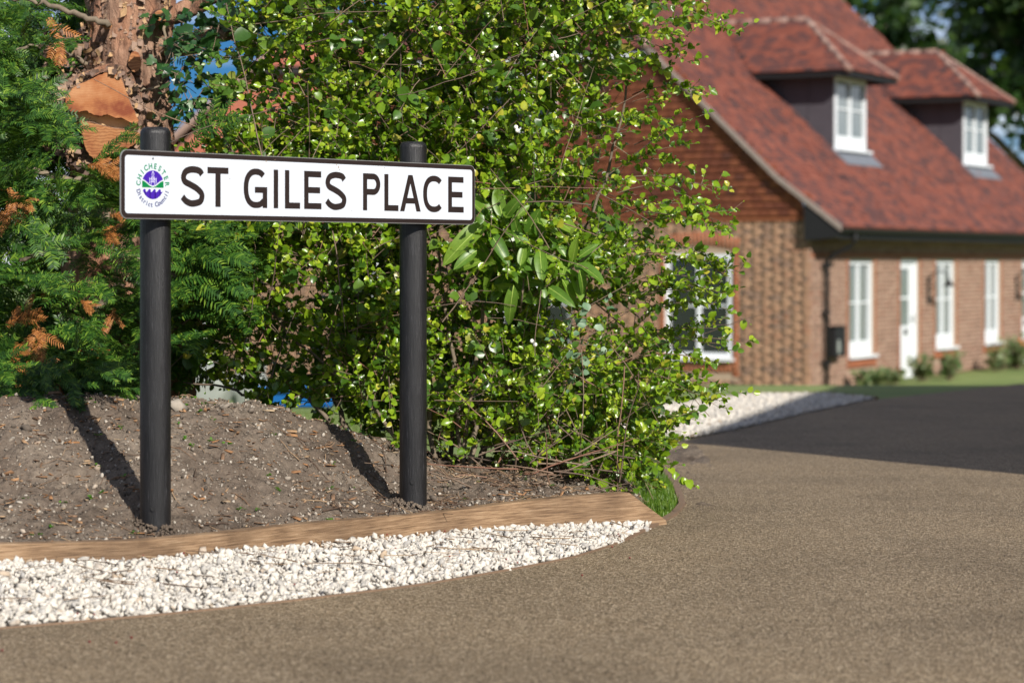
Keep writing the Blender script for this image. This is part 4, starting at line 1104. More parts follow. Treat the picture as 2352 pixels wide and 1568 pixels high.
# bark flakes standing off the trunk
flT = []
for i in range(5):
    V0 = []
    for u_ in np.linspace(0, 1, 4):
        for s_ in (-1, 1): V0.append((u_, s_*(.34-.12*u_*rg.random()), -.18*u_*(1-u_)*2 + .20*u_*u_ + rg.normal(0, .02)))
    flT.append((np.array(V0), np.array([[k*2, k*2+2, k*2+3, k*2+1] for k in range(3)])))
Nf = 2100
zi = rg.uniform(.95, 1.85, Nf); a = rg.uniform(-np.pi, 0.15, Nf)
ci = np.stack([np.interp(zi, cc[:, 2], cc[:, k]) for k in range(3)], -1); ri = np.interp(zi, cc[:, 2], rr)*1.035
nrm = np.stack([np.cos(a), np.sin(a), np.zeros(Nf)], -1); pos = np.stack([ci[:, 0], ci[:, 1], zi], -1) + nrm*ri[:, None]
dd = np.stack([-np.sin(a)*.0, np.zeros(Nf), np.where(rg.random(Nf) < .6, -1., 1.)], -1) + rg.normal(0, .25, (Nf, 3)) + nrm*.05
Bf = basis(dd, nrm + rg.normal(0, .12, (Nf, 3)))
Vv, Ff = scatter(flT, pos, rg.gamma(3.5, .0048, Nf).clip(.006, .045), Bf, rg)
# debris of bark and dry leaves caught on the left shoulder
Nd = 330; dx = rg.uniform(95, 235, Nd); dy = rg.uniform(60, 380, Nd); pd = np.array([P(x, y, rg.uniform(7.28, 7.5))[:] for x, y in zip(dx, dy)])
V2, F2 = scatter(flT, pd, rg.uniform(.010, .028, Nd), rotmats(Nd, rg), rg)
tag(link('bark_flakes', npmesh('bark_flakes', np.concatenate([Vv, V2]) - np.array(yb_[:]), np.concatenate([Ff, F2+len(Vv)]), M['flake']), yew), kind='stuff', label='peeling flakes of bark and dry leaves')
def rounded(poly, n_=4):
    a = np.array(poly, float); out = []; m_ = len(a)
    for i in range(m_):
        p0, p1, p2, p3 = a[i-1], a[i], a[(i+1) % m_], a[(i+2) % m_]
        for k in range(n_):
            t = k/n_; out.append(.5*((2*p1)+(-p0+p2)*t+(2*p0-5*p1+4*p2-p3)*t*t+(-p0+3*p1-3*p2+p3)*t**3) + rg.normal(0, .8, 2))
    return [tuple(q_) for q_ in out]
# sawn limb: two faces with a ragged ledge between
def solid(poly, Yf, Yb, name, mat, tilt=0, rim=None):
    poly = rounded(poly)
    q = MB(); fr = [P(x, y, Yf) + Vector((0, (y-260)*tilt, 0)) for x, y in poly]
    cxx = sum(p[0] for p in poly)/len(poly); cyy = sum(p[1] for p in poly)/len(poly)
    bk = [P(cxx+(x-cxx)*1.03, cyy+(y-cyy)*1.03, Yb) for x, y in poly]; n_ = len(poly)
    q.add(fr+bk, [tuple(range(n_))] + [(i, i+n_, (i+1) % n_+n_, (i+1) % n_) for i in range(n_)])
    return q.build(name, mat, yew, off=yb_)
UP = [(150, 236), (156, 214), (176, 196), (204, 182), (232, 168), (258, 165), (276, 178), (286, 204), (298, 234), (312, 262), (318, 282), (300, 281), (283, 272), (262, 270), (246, 263), (230, 266), (212, 262), (196, 254), (178, 257), (158, 254)]
LO = [(176, 276), (215, 284), (262, 294), (318, 305), (316, 322), (300, 338), (276, 348), (252, 352), (238, 366), (214, 362), (198, 346), (190, 318), (186, 296)]
LED = [(165, 252), (196, 250), (230, 262), (262, 266), (300, 278), (322, 290), (318, 306), (262, 296), (215, 286), (170, 280)]
HUB = [(112, 240), (130, 200), (170, 176), (215, 158), (262, 148), (300, 166), (325, 235), (338, 300), (330, 352), (290, 382), (250, 397), (205, 392), (165, 372), (135, 340), (116, 300)]
solid(HUB, 7.31, 7.6, 'limb_collar', M['bark'])
Nh = 420; hp = []
while len(hp) < Nh:
    x, y = rg.uniform(105, 340), rg.uniform(145, 400)
    if pip(x, y, HUB) and not pip(x, y, UP) and not pip(x, y, LO) and not pip(x, y, LED): hp.append(P(x, y, rg.uniform(7.27, 7.31))[:])
nh_ = np.tile(np.array([[.1, -1., .15]]), (Nh, 1)) + rg.normal(0, .25, (Nh, 3))
V3, F3 = scatter(flT, np.array(hp), rg.uniform(.010, .030, Nh), basis(np.array([[0, 0, -1.]]) + rg.normal(0, .45, (Nh, 3)), nh_), rg)
tag(link('bark_flakes', npmesh('bark_flakes', V3 - np.array(yb_[:]), F3, M['flake']), yew), kind='stuff', label='shaggy bark round the sawn limb')
up_ = solid(UP, 7.26, 7.5, 'sawn_limb', M['sawnend'], -.0002); lo_ = solid(LO, 7.24, 7.5, 'sawn_limb', M['sawn'], .0001); solid(LED, 7.30, 7.5, 'split_ledge', M['sapwood'])
for o_, pl in ((up_, UP), (lo_, LO)):
    # rough bark rim round the cut
    pl = rounded(pl, 3); q = MB(); ring = [P(x, y, 7.275) for x, y in pl]; cxx = sum(p[0] for p in pl)/len(pl); cyy = sum(p[1] for p in pl)/len(pl)
    ou = [P(cxx+(x-cxx)*(1.08+.06*random.random())+2, cyy+(y-cyy)*(1.07+.05*random.random()), 7.30) for x, y in pl]; bk = [P(cxx+(x-cxx)*1.15, cyy+(y-cyy)*1.12, 7.52) for x, y in pl]; n_ = len(pl)
    q.add(ring+ou+bk, [(i, (i+1) % n_, (i+1) % n_+n_, i+n_) for i in range(n_)] + [(i+n_, (i+1) % n_+n_, (i+1) % n_+2*n_, i+2*n_) for i in range(n_)])
    b2 = q.build('bark_rim', M['bark'], o_, off=yb_)
# sawn branch stubs
for (x, y, w_, h_, Y0, tilt) in [(372, 36, 19, 13, 7.36, .3), (310, 142, 15, 24, 7.40, 0), (246, 58, 12, 10, 7.36, .1)]:
    q = MB(); n_ = 12; pl = [(x+w_*math.cos(t)*(1+.08*math.sin(3*t)), y+h_*math.sin(t)) for t in np.linspace(0, 2*math.pi, n_, endpoint=False)]
    fr = [P(a, b_, Y0) for a, b_ in pl]; bk = [P(a-10*tilt*4, b_-6, Y0+.14) for a, b_ in pl]
    q.add(fr+bk, [(i, i+n_, (i+1) % n_+n_, (i+1) % n_) for i in range(n_)]); st = q.build('branch_stub', M['bark'], yew, off=yb_)
    q = MB(); q.add([v_ + Vector((0, -.0015, 0)) for v_ in fr], [tuple(range(n_))]); q.build('sawn_face', M['sawn'], st, off=yb_)
# limbs
LIMB = [([(370, 110), (430, 105), (500, 70), (600, 45), (760, -30)], 7.5, .030, .02), ([(470, 95), (530, 78), (590, 98)], 7.42, .024, .015), ([(250, 60), (170, 30), (90, 5), (0, -10)], 7.35, .010, .006), ([(200, 150), (120, 110), (0, 120)], 7.4, .007, .004),
        ([(370, 40), (450, 10), (560, -60)], 7.6, .035, .025), ([(250, 500), (160, 560), (40, 600)], 7.3, .014, .006), ([(280, 650), (180, 760), (60, 880)], 7.25, .014, .005), ([(250, 420), (100, 400), (-60, 330)], 7.3, .014, .006), ([(300, 600), (420, 640), (560, 660)], 7.2, .012, .004), ([(290, 800), (180, 880), (100, 930)], 7.2, .012, .004),
        ([(378, 60), (384, 130), (372, 190), (325, 213)], 7.38, .0045, .003)]
for pts, Y, r0, r1 in LIMB:
    c_ = smooth_path(np.array([P(x, y, Y)[:] for x, y in pts]), 7); c_ += rg.normal(0, .004, c_.shape); q = MB(); q.tube(c_, [float(v_) for v_ in np.linspace(r0, r1, len(c_))], 8); q.build('branch', M['stem'] if r0 < .02 else M['bark'], yew, smooth=True, off=yb_)
# sprays
def spray_template(seed, L=1.0, dead=False):
    rs = np.random.default_rng(seed); Vs, Fs, base = [], [], 0
    def shoot(p0, d0, L, n_):
        nonlocal base
        k = 10; p = [np.array(p0, float)]; d = np.array(d0, float)
        for i in range(k-1):
            d = d + np.array([rs.normal(0, .05), rs.normal(0, .05), -.045]); d /= np.linalg.norm(d); p.append(p[-1]+d*L/(k-1))
        p = np.array(p)
        for i in range(n_):
            u_ = (i+.5)/n_; f = u_*(k-1); i0 = min(int(f), k-2); b_ = p[i0]*(1-f+i0)+p[i0+1]*(f-i0); t = p[i0+1]-p[i0]; t /= np.linalg.norm(t)
            for s_ in (-1, 1):
                sd = np.cross(t, [0, 0, 1.]); sd /= np.linalg.norm(sd); sd = sd*s_
                nd = sd*.86 + t*(.38+.3*u_) + np.array([0, 0, rs.normal(.05, .16) - (.25 if dead else 0)]); nd /= np.linalg.norm(nd)
                ln = .155*(1-.55*abs(u_-.42)**1.3*1.6)*rs.uniform(.8, 1.1); wv = t*.0165
                a = b_; m_ = b_+nd*ln*.5+np.array([0, 0, .004]); e = b_+nd*ln+np.array([0, 0, -.015])
                Vs.extend([a-wv*.5, a+wv*.5, m_+wv, e, m_-wv]); Fs.append([base, base+1, base+2, base+3, base+4]); base += 5
        # woody axis
        for i in range(k-1):
            w_ = .008*(1-.6*i/k); Vs.extend([p[i]+[0, 0, w_], p[i]+[0, w_, -w_], p[i]+[0, -w_, -w_], p[i+1]+[0, 0, w_], p[i+1]+[0, w_, -w_], p[i+1]+[0, -w_, -w_]])
            for a, b_ in ((0, 1), (1, 2), (2, 0)): Fs.append([base+a, base+b_, base+b_+3, base+a+3])
            base += 6
        return p
    p = shoot((0, 0, 0), (1, 0, .12), 1.0, 22)
    for i, s_ in ((2, 1), (3, -1), (5, 1), (6, -1)):
        if rs.random() < .85: shoot(p[i], (.72, .62*s_, .05), rs.uniform(.35, .62), int(rs.integers(10, 16)))
    F5 = [f for f in Fs if len(f) == 5]; F4 = [f for f in Fs if len(f) == 4]
    return np.array(Vs), np.array(F5), np.array(F4)
SPR = [spray_template(200+i) for i in range(6)]; SPD = [spray_template(300+i, dead=True) for i in range(2)]
YENV = [(-120, 20), (60, 40), (118, 70), (150, 130), (165, 200), (150, 260), (168, 310), (210, 370), (290, 350), (330, 330), (335, 420), (330, 520), (420, 520), (540, 560), (560, 640), (520, 700), (500, 780), (420, 800), (330, 850), (300, 900), (230, 950), (120, 965), (-120, 960)]
YCLR = [(105, -40), (600, -40), (400, 340), (330, 380), (260, 420), (170, 420), (105, 380), (90, 200)]
sprays = {'yew': [], 'yewdead': []}
cnt = 0
while cnt < 520:
    x, y = rg.uniform(-120, 570), rg.uniform(20, 965)
    if not pip(x, y, YENV): continue
    if x > 335 and rg.random() < .45: continue
    if pip(x, y, YCLR): continue
    dep = rg.random(); Y = 6.55 + .95*dep if x < 340 else 6.8+.5*dep
    if float(vnoise(np.array(x/105.), np.array(y/85. + Y*3.3), 15)) < rg.uniform(-.08, .12): continue
    if y < 380 and x > 90 and Y < 7.0 and rg.random() < .7: Y = rg.uniform(7.0, 7.3)
    p = np.array(P(x, y, Y)[:])
    if p[2] < float(bank_z(np.array([p[0]]), np.array([p[1]]), False)[0]) + .05: continue
    d = np.array([rg.normal(.25 if x < 340 else .9, .75), rg.normal(-.6, .5), rg.normal(.08, .35)])
    nn = np.array([0, -.45, .9]) + rg.normal(0, .35, 3)
    kind = 'yew'
    sprays[kind].append((p, d, nn, rg.uniform(.10, .19))); cnt += 1
for i in range(330):      # dark depth of the crown behind
    x, y = rg.uniform(-160, 330), rg.uniform(0, 960)
    if pip(x, y, YCLR) and y > 60: x = rg.uniform(-160, 100)
    p = np.array(P(x, y, rg.uniform(7.5, 8.2))[:])
    if p[2] < .35: continue
    sprays['yew'].append((p, rg.normal(0, 1, 3)*np.array([1, .5, .6]), np.array([0, -.8, .6]) + rg.normal(0, .4, 3), rg.uniform(.18, .28)))
for i in range(60):
    x, y = rg.uniform(95, 215), rg.uniform(-40, 330); p = np.array(P(x, y, rg.uniform(7.75, 8.1))[:])
    sprays['yew'].append((p, rg.normal(0, 1, 3)*np.array([1, .5, .6]), np.array([0, -.8, .6]) + rg.normal(0, .4, 3), rg.uniform(.18, .28)))
for (x0, y0, x1, y1, Y) in [(215, 385, 325, 325, 6.95), (395, 600, 560, 580, 6.75), (400, 680, 560, 665, 6.75), (405, 720, 545, 705, 6.8), (400, 640, 575, 640, 6.75), (395, 560, 520, 545, 6.85), (120, 860, 230, 880, 6.6), (110, 900, 225, 935, 6.55), (60, 880, 190, 960, 6.55), (180, 560, 260, 545, 6.6), (150, 660, 260, 680, 6.6), (60, 640, 150, 660, 6.5), (90, 760, 240, 790, 6.6), (30, 200, 120, 250, 6.7), (20, 420, 130, 470, 6.6), (30, 520, 140, 590, 6.55), (440, 330, 520, 240, 6.9)]:
    for r_ in range(1 if y1 < 340 else 2):
        a, b_ = np.array(P(x0+rg.normal(0, 6), y0+rg.normal(0, 6), Y+.04)[:]), np.array(P(x1+rg.normal(0, 8), y1+rg.normal(0, 8), Y)[:])
        sprays['yew'].append((a, b_-a+np.array([0, 0, .015]), np.array([rg.normal(0, .2), -.75, .75]), np.linalg.norm(b_-a)))
for (x0, y0, x1, y1, Y) in [(35, 840, 100, 862, 6.52), (90, 835, 155, 885, 6.52), (20, 855, 80, 905, 6.54), (60, 830, 140, 850, 6.54), (20, 430, 40, 480, 6.55), (50, 450, 85, 470, 6.55), (185, 690, 215, 705, 6.55), (100, 650, 120, 680, 6.55), (230, 425, 270, 385, 7.0), (220, 400, 265, 395, 7.0), (260, 480, 285, 460, 7.0), (110, 40, 170, 120, 7.3)]:
    a, b_ = np.array(P(x0, y0, Y+.03)[:]), np.array(P(x1, y1, Y)[:]); sprays['yewdead'].append((a, b_-a, np.array([rg.normal(0, .2), -.8, .6]), np.linalg.norm(b_-a)*1.15))
for i in range(15):
    x, y = rg.uniform(-20, 330), rg.uniform(380, 930)
    if not pip(x, y, YENV): continue
    sprays['yewdead'].append((np.array(P(x, y, rg.uniform(6.6, 6.95))[:]), np.array([rg.normal(.3, .8), -.4, rg.normal(-.2, .4)]), np.array([rg.normal(0, .3), -.8, .6]), rg.uniform(.07, .14)))
def join_sprays(lst, tms):
    Vs, F5, F4, base = [], [], [], 0
    for (p, d, nn, L) in lst:
        tv, f5, f4 = tms[int(rg.integers(0, len(tms)))]; B = basis(np.array(d)[None], np.array(nn)[None])[0]
        Vs.append((tv @ B.T)*L + p); F5.append(f5+base); F4.append(f4+base); base += len(tv)
    return np.concatenate(Vs), [np.concatenate(F5), np.concatenate(F4)]
for i in range(70):
    x, y = rg.uniform(-60, 250), rg.uniform(830, 965)
    p = np.array(P(x, y, rg.uniform(6.3, 6.7))[:])
    if p[2] < float(bank_z(np.array([p[0]]), np.array([p[1]]), False)[0]) + .03: continue
    sprays['yew'].append((p, np.array([rg.normal(.5, .5), rg.normal(-.3, .4), rg.normal(-.15, .25)]), np.array([rg.normal(0, .3), -.6, .8]), rg.uniform(.10, .17)))
fr_ = sprays['yew']; fr_.sort(key=lambda s_: s_[0][1]); ind, rest = fr_[:240], fr_[240:]
sm_ = [npmesh('spray', tv, [f5, f4], M['yew']) for tv, f5, f4 in SPR]; sd_ = [npmesh('spray', tv, [f5, f4], M['yewdead']) for tv, f5, f4 in SPD]
for lst, ms_ in ((ind, sm_), (sprays['yewdead'], sd_)):
    for i, (p, d, nn, L) in enumerate(lst):
        B = basis(np.array(d)[None], np.array(nn)[None])[0]
        o_ = link('spray', ms_[i % len(ms_)], yew); o_.matrix_basis = Matrix.Translation(Vector(p.tolist())-yb_) @ Matrix(B.tolist()).to_4x4() @ Matrix.Scale(float(L), 4)
        if ms_ is sd_: o_['label'] = 'dead orange-brown spray of needles'
for lst, mt, nm in ((rest, 'yew', 'needle_foliage'),):
    Vv, Fl = join_sprays(lst, SPR); tag(link(nm, npmesh(nm, Vv - np.array(yb_[:]), Fl, M[mt]), yew), kind='stuff')

# ------------------------------------------------------------------ ivy hanging beside the trunk
ib = P(390, 210, 7.3); ivy = empty('ivy', ib); tag(ivy, 'dark ivy and leafy trails against the sky right of the yew trunk', 'ivy')
rg = np.random.default_rng(71); bs, Bs, ss, tl, trr = [], [], [], [], []
for i in range(58):
    x, y = rg.uniform(390, 600), rg.uniform(-60, 130)
    if i > 38: x, y = rg.uniform(385, 480), rg.uniform(90, 200)
    if i > 50: x, y = rg.uniform(430, 540), rg.uniform(180, 260)
    p = np.array(P(x, y, rg.uniform(7.15, 7.5))[:])
    q = twig_with_leaves(p, (rg.normal(0, 1), -.2, rg.normal(-.3, .6)), rg.uniform(.06, .14), rg, int(rg.integers(4, 8)), .030, .3, droop=2)
    tl.append(q[0]); trr.append(np.full(6, .001)); bs.append(q[1]); Bs.append(q[2]); ss.append(q[3])
for (x0, y0, x1, y1) in [(470, 200, 385, 330), (430, 170, 392, 300), (440, 220, 400, 275), (175, 268, 178, 300)]:
    a, b_ = np.array(P(x0, y0, 7.15)[:]), np.array(P(x1, y1, 7.1)[:])
    q = twig_with_leaves(a, b_-a, np.linalg.norm(b_-a), rg, 12, .024, .3, droop=.3); tl.append(q[0]); trr.append(np.full(6, .001)); bs.append(q[1]); Bs.append(q[2]); ss.append(q[3])
bs, Bs, ss = np.concatenate(bs), np.concatenate(Bs), np.concatenate(ss)
ms_ = [npmesh('leaf', tv, tf, M['ivy'], True) for tv, tf in IVY]
o_ = np.argsort(bs[:, 1]); nn_ = min(280, len(bs)); ind, rest = o_[:nn_], o_[nn_:]
place('leaf', IVY, ms_, bs[ind], ss[ind], Bs[ind], ivy, rg.integers(0, 3, nn_))
Vv, Ff = polyline_tubes(tl, trr); tag(link('stems', npmesh('stems', Vv - np.array(ib[:]), Ff, M['twig'], True), ivy), kind='stuff')
if len(rest):
    Vv, Ff = scatter(IVY, bs[rest], ss[rest], Bs[rest], rg); tag(link('leaf_mass', npmesh('leaf_mass', Vv - np.array(ib[:]), Ff, M['ivy'], True), ivy), kind='stuff')
#@@PART3
# ------------------------------------------------------------------ brick house with dormers
HC = Vector((4.68, 37.9, -1.30)); HR = R(62)
EYE = 2.04                                     # eye height above the house floor
house = empty('brick_cottage', HC, HR)
tag(house, 'long brick house with red tiled roof, two dormers and tile-hung gable', 'house')
LEN, SPAN, APEX = 15.5, 11.2, 5.6
def rz(q): return EYE + (.54 + .75*(q+.54) if q < .5 else 1.32 + .95*(q-.5))
ZHIP = EYE + 3.46                              # eaves of the half-hip on the gable
QHIP = .5 + (3.46-1.32)/.95
ZTH = 2.76                                     # bottom of the tile hanging

def brick_boxes(width, height, openings, z0=0.0, seedoff=0, headers=True):
    """Flemish bond: list of (a0, a1, z0, z1, full) clipped round the openings"""
    out = []; nc = int(height/.075)
    for c_ in range(nc):
        zb = z0 + c_*.075; zt = zb + .065; a = -(c_ % 2)*.1638 - .3275*random.random()*.10; k = 0
        while a < width:
            L = .215 if k % 2 == 0 else .1025
            segs = [(max(a, 0), min(a+L, width))]
            for (o0, o1, oz0, oz1) in openings:
                if zt > oz0 and zb < oz1:
                    ns_ = []
                    for s0, s1 in segs:
                        if s1 <= o0 or s0 >= o1: ns_.append((s0, s1)); continue
                        if s0 < o0: ns_.append((s0, o0-.004))
                        if s1 > o1: ns_.append((o1+.004, s1))
                    segs = ns_
            for s0, s1 in segs:
                if s1-s0 > .02: out.append((s0, s1, zb, zt, 'S' if abs(s1-s0-.215) < 1e-6 else ('H' if abs(s1-s0-.1025) < 1e-6 else 'C')))
            a += L+.01; k += 1
    return out
def brick_mesh(lst, fmap, depth=.03):
    Vs, Fs = [], []
    for i, (a0, a1, z0, z1, *_) in enumerate(lst):
        j = random.uniform(-.001, .001)
        Vs += [fmap(a, d, z) for d in (0+j, depth) for (a, z) in ((a0, z0), (a1, z0), (a1, z1), (a0, z1))]
        b_ = i*8; Fs += [[b_, b_+1, b_+2, b_+3], [b_, b_+4, b_+5, b_+1], [b_+1, b_+5, b_+6, b_+2], [b_+2, b_+6, b_+7, b_+3], [b_+3, b_+7, b_+4, b_]]
    return np.array(Vs), np.array(Fs)
GM = lambda a, d, z: (d, a, z)                  # gable wall: a runs along +y, face looks to -x
FM = lambda a, d, z: (a, d, z)                  # long front: a runs along +x, face looks to -y

# openings
GW = (1.33, 2.50, .50, 2.16)                    # window low in the gable
WINS = [(1.75, 2.97, .49, 2.06), (6.25, 7.40, .49, 2.06), (9.20, 10.25, .49, 2.06), (13.7, 14.8, .49, 2.06)]
DOORS = [(4.30, 5.32, 0.0, 2.08), (11.72, 12.72, 0.0, 2.08)]
G_open = [(GW[0]-.11, GW[1]+.11, GW[2]-.30, GW[3]+.30), (4.2, 5.6, .5, 2.16), (7.4, 8.6, .5, 2.16)]
F_open = [(a-.11, b_+.11, z0-(.22 if z0 > .1 else 0), z1+.02) for a, b_, z0, z1 in WINS + DOORS]
# walls (mortar body) with recesses
def panels(q, W, H, ops, fmap, d0, d1, a_start=0.0):
    xs_ = sorted({a_start, W} | {v_ for o_ in ops for v_ in o_[:2]}); zs_ = sorted({0.0, H} | {v_ for o_ in ops for v_ in o_[2:]})
    for xa, xb in zip(xs_[:-1], xs_[1:]):
        for za, zb in zip(zs_[:-1], zs_[1:]):
            if any(o_[0] < (xa+xb)/2 < o_[1] and o_[2] < (za+zb)/2 < o_[3] for o_ in ops): continue
            (x_0, y_0, _), (x_1, y_1, _) = fmap(xa, d0, za), fmap(xb, d1, zb); q.box(min(x_0, x_1), max(x_0, x_1), min(y_0, y_1), max(y_0, y_1), za, zb)
mb = MB(); panels(mb, SPAN, ZTH+.05, [GW, (4.2, 5.6, .5, 2.16), (7.4, 8.6, .5, 2.16)], GM, .003, .28, .28); panels(mb, LEN, 2.75, WINS+DOORS, FM, .003, .28, .003); mb.box(LEN-.3, LEN-.01, .28, SPAN, 0, 2.7); mb.box(.28, LEN-.3, SPAN-.3, SPAN-.01, 0, 2.7)
wall = mb.build('wall', M['mortar'], house)
gb_ = brick_boxes(SPAN, ZTH, G_open); fb_ = brick_boxes(LEN, 2.62, F_open)
rg = np.random.default_rng(4)
cand = [q for q in gb_ if q[4] in 'SH' and q[0] > 0.0 and q[1] < 3.1]; cand.sort(key=lambda q: q[0]+.12*abs(q[2]-1.3)); ind = cand[:300]; iset = set(ind)
bms = {}
for kk, L in (('S', .215), ('H', .1025)):
    V_, F_ = brick_mesh([(0, L, 0, .065)], GM); bms[kk] = npmesh('brick', V_, F_, M['brick'])
for q in ind: link('brick', bms[q[4]], wall, (random.uniform(-.0008, .0008), q[0], q[2]))
V_, F_ = brick_mesh([q for q in gb_ if q not in iset], GM); tag(link('brickwork', npmesh('brickwork', V_, F_, M['brick']), wall), kind='stuff', label='brown mixed brickwork of the gable, darkened for its weaker sunlight')
V_, F_ = brick_mesh(fb_, FM); tag(link('brickwork', npmesh('brickwork', V_, F_, M['brickface']), wall), kind='stuff', label='pinkish brickwork of the long front')
# red brick dressings: jambs, arch and sill courses
red = []
def dress(a0, a1, z0, z1):
    zz = z0
    k = 0
    while zz < z1-.03:
        red.append((a0, a1 if k % 2 else a0+(a1-a0)*1.0, zz, zz+.065)); zz += .075; k += 1
V1, F1, base = [], [], 0
def add_red(lst, fmap):
    global base
    v_, f_ = brick_mesh(lst, fmap); v_ = v_ + np.array([(-.003 if fmap is GM else 0), (-.003 if fmap is FM else 0), 0]); V1.append(v_); F1.append(f_+base); base += len(v_)
for (a0, a1, z0, z1) in [GW]:
    lst = []; k = 0; zz = z0-.30
    while zz < z1+.02:
        w_ = .108 if k % 2 else .106
        lst += [(a0-.11, a0-.004, zz, zz+.065), (a1+.004, a1+.11, zz, zz+.065)]; zz += .075; k += 1
    x = a0-.10
    while x < a1+.10:     # sill course on edge, soldier arch
        lst.append((x, x+.065, z0-.24, z0-.09)); x += .075
    add_red(lst, GM)
    # segmental arch of red bricks
    n_ = 20; cxm = (a0+a1)/2; wv, fv = [], []
    for i in range(n_):
        t0, t1 = -1+2*i/n_+.012, -1+2*(i+1)/n_-.012
        def pt(t, up): return (cxm + t*(a1-a0+.22)/2*(1+.04*up), z1 + .02 + .10*(1-t*t) + up*.23)
        q4 = [pt(t0, 0), pt(t1, 0), pt(t1, 1), pt(t0, 1)]; b_ = len(wv)
        wv += [(-.004, p[0], p[1]) for p in q4] + [(.03, p[0], p[1]) for p in q4]
        fv += [[b_, b_+1, b_+2, b_+3], [b_, b_+4, b_+5, b_+1], [b_+1, b_+5, b_+6, b_+2], [b_+2, b_+6, b_+7, b_+3], [b_+3, b_+7, b_+4, b_]]
    V1.append(np.array(wv)); F1.append(np.array(fv)+base); base += len(wv)
for (a0, a1, z0, z1) in WINS+DOORS:
    lst = []; zz = max(z0-.22, 0)
    while zz < z1-.02:
        lst += [(a0-.108, a0-.004, zz, zz+.065), (a1+.004, a1+.108, zz, zz+.065)]; zz += .075
    if z0 > .1:
        x = a0-.10
        while x < a1+.09: lst.append((x, x+.065, z0-.21, z0-.075)); x += .075
    add_red(lst, FM)
lst = []; x = 0.0        # projecting red course under the tile hanging
tag(link('red_brick_dressing', npmesh('red_brick_dressing', np.concatenate(V1), np.concatenate(F1), M['redbrick']), wall), kind='stuff', label='red brick window dressings')
mb = MB(); mb.box(-.028, .012, .02, SPAN-.02, ZTH-.075, ZTH-.01); mb.build('brick_string_course', M['redbrick'], wall)
mb = MB(); mb.box(.02, LEN, -.012, .012, 2.10, 2.175); mb.build('brick_string_course', M['redbrick'], wall)

# windows: local x along the wall, -y out of it
def window(parent, loc, rot, W, H, cols, rows, glass, arched=False, name='window', fr=.075, mull=.07, bar=.028, sill=True, low=.0):
    q = MB(); d0, d1 = -.0, .09
    q.box(-W/2, -W/2+fr, d0, d1, 0, H); q.box(W/2-fr, W/2, d0, d1, 0, H)
    q.box(-W/2+fr, W/2-fr, d0, d1, 0, fr+low); q.box(-W/2+fr, W/2-fr, d0, d1, H-fr, H)
    if arched:
        q.prism([(W/2*t, H+.10*(1-t*t)) for t in np.linspace(-1, 1, 13)], 'y', .004, .088)
    ws = [W/2-fr, ]; cw = (W-2*fr-mull*(cols-1))/cols
    for i in range(1, cols): x = -W/2+fr+cw*i+mull*(i-1); q.box(x, x+mull, d0+.006, d1, fr+low, H-fr)
    for i in range(cols):
        x = -W/2+fr+(cw+mull)*i
        for j in range(1, rows): z = fr+low+(H-2*fr-low)*j/rows; q.box(x, x+cw, .02, .06, z-bar/2, z+bar/2)
    wo_ = q.build(name, M['white'], parent, loc, rot)
    for i in range(cols):
        x = -W/2+fr+(cw+mull)*i
        for j in range(rows):
            za, zb = fr+low+(H-2*fr-low)*j/rows+(bar/2 if j else 0), fr+low+(H-2*fr-low)*(j+1)/rows-(bar/2 if j < rows-1 else 0)
            g = MB(); g.box(x, x+cw, .045, .051, za, zb); g.build('pane', glass, wo_)
    if sill:
        g = MB(); g.box(-W/2-.04, W/2+.04, -.115, .02, -.045, -.002); g.build('sill', M['white'], wo_)
    return wo_
gwy = (GW[0]+GW[1])/2
window(house, (.012, gwy, GW[2]), (0, 0, -math.pi/2), GW[1]-GW[0], GW[3]-GW[2], 2, 2, M['glass'], True)
for y0, y1 in ((4.2, 5.6), (7.4, 8.6)): window(house, (.05, (y0+y1)/2, .5), (0, 0, -math.pi/2), y1-y0, 1.66, 2, 2, M['glass'])
window(house, (-.055, 5.15, EYE+2.18), (0, 0, -math.pi/2), 1.36, .92, 3, 1, M['glass'])
mb = MB(); mb.box(-.075, -.01, 4.4, 5.9, EYE+2.02, EYE+2.13); mb.build('lead_flashing', M['leadlight'], house)
for a, b_, z0, z1 in WINS: window(house, ((a+b_)/2, .05, z0), (0, 0, 0), b_-a, z1-z0, 2, 2, M['netglass'], low=.16)
for a, b_, z0, z1 in DOORS:
    W = b_-a; q = MB(); q.box(-W/2, -W/2+.07, -.004, .09, 0, z1); q.box(W/2-.07, W/2, -.004, .09, 0, z1); q.box(-W/2+.07, W/2-.07, -.004, .09, z1-.07, z1)
    q.box(-W/2+.075, W/2-.075, .03, .075, .01, .92); q.box(-W/2+.075, -W/2+.22, .03, .075, .92, z1-.075); q.box(W/2-.30, W/2-.075, .03, .075, .92, z1-.075); q.box(-W/2+.22, W/2-.30, .03, .075, z1-.17, z1-.075); q.box(-W/2+.22, W/2-.30, .035, .07, 1.38, 1.42)
    do = q.build('door', M['white'], house, ((a+b_)/2, .05, 0))
    for z_0, z_1 in ((.925, 1.378), (1.422, z1-.172)): g = MB(); g.box(-W/2+.225, W/2-.305, .05, .055, z_0, z_1); g.build('pane', M['netglass'], do)
    g = MB(); g.box(-.10, .06, .018, .03, .76, .86); g.build('letter_plate', M['black'], do)
    g = MB(); g.box(W/2-.16, W/2-.13, .0, .03, .95, 1.12); g.tube([(W/2-.145, .005, 1.04), (W/2-.26, .005, 1.04)], .012, 6); g.build('handle', M['alu'], do)

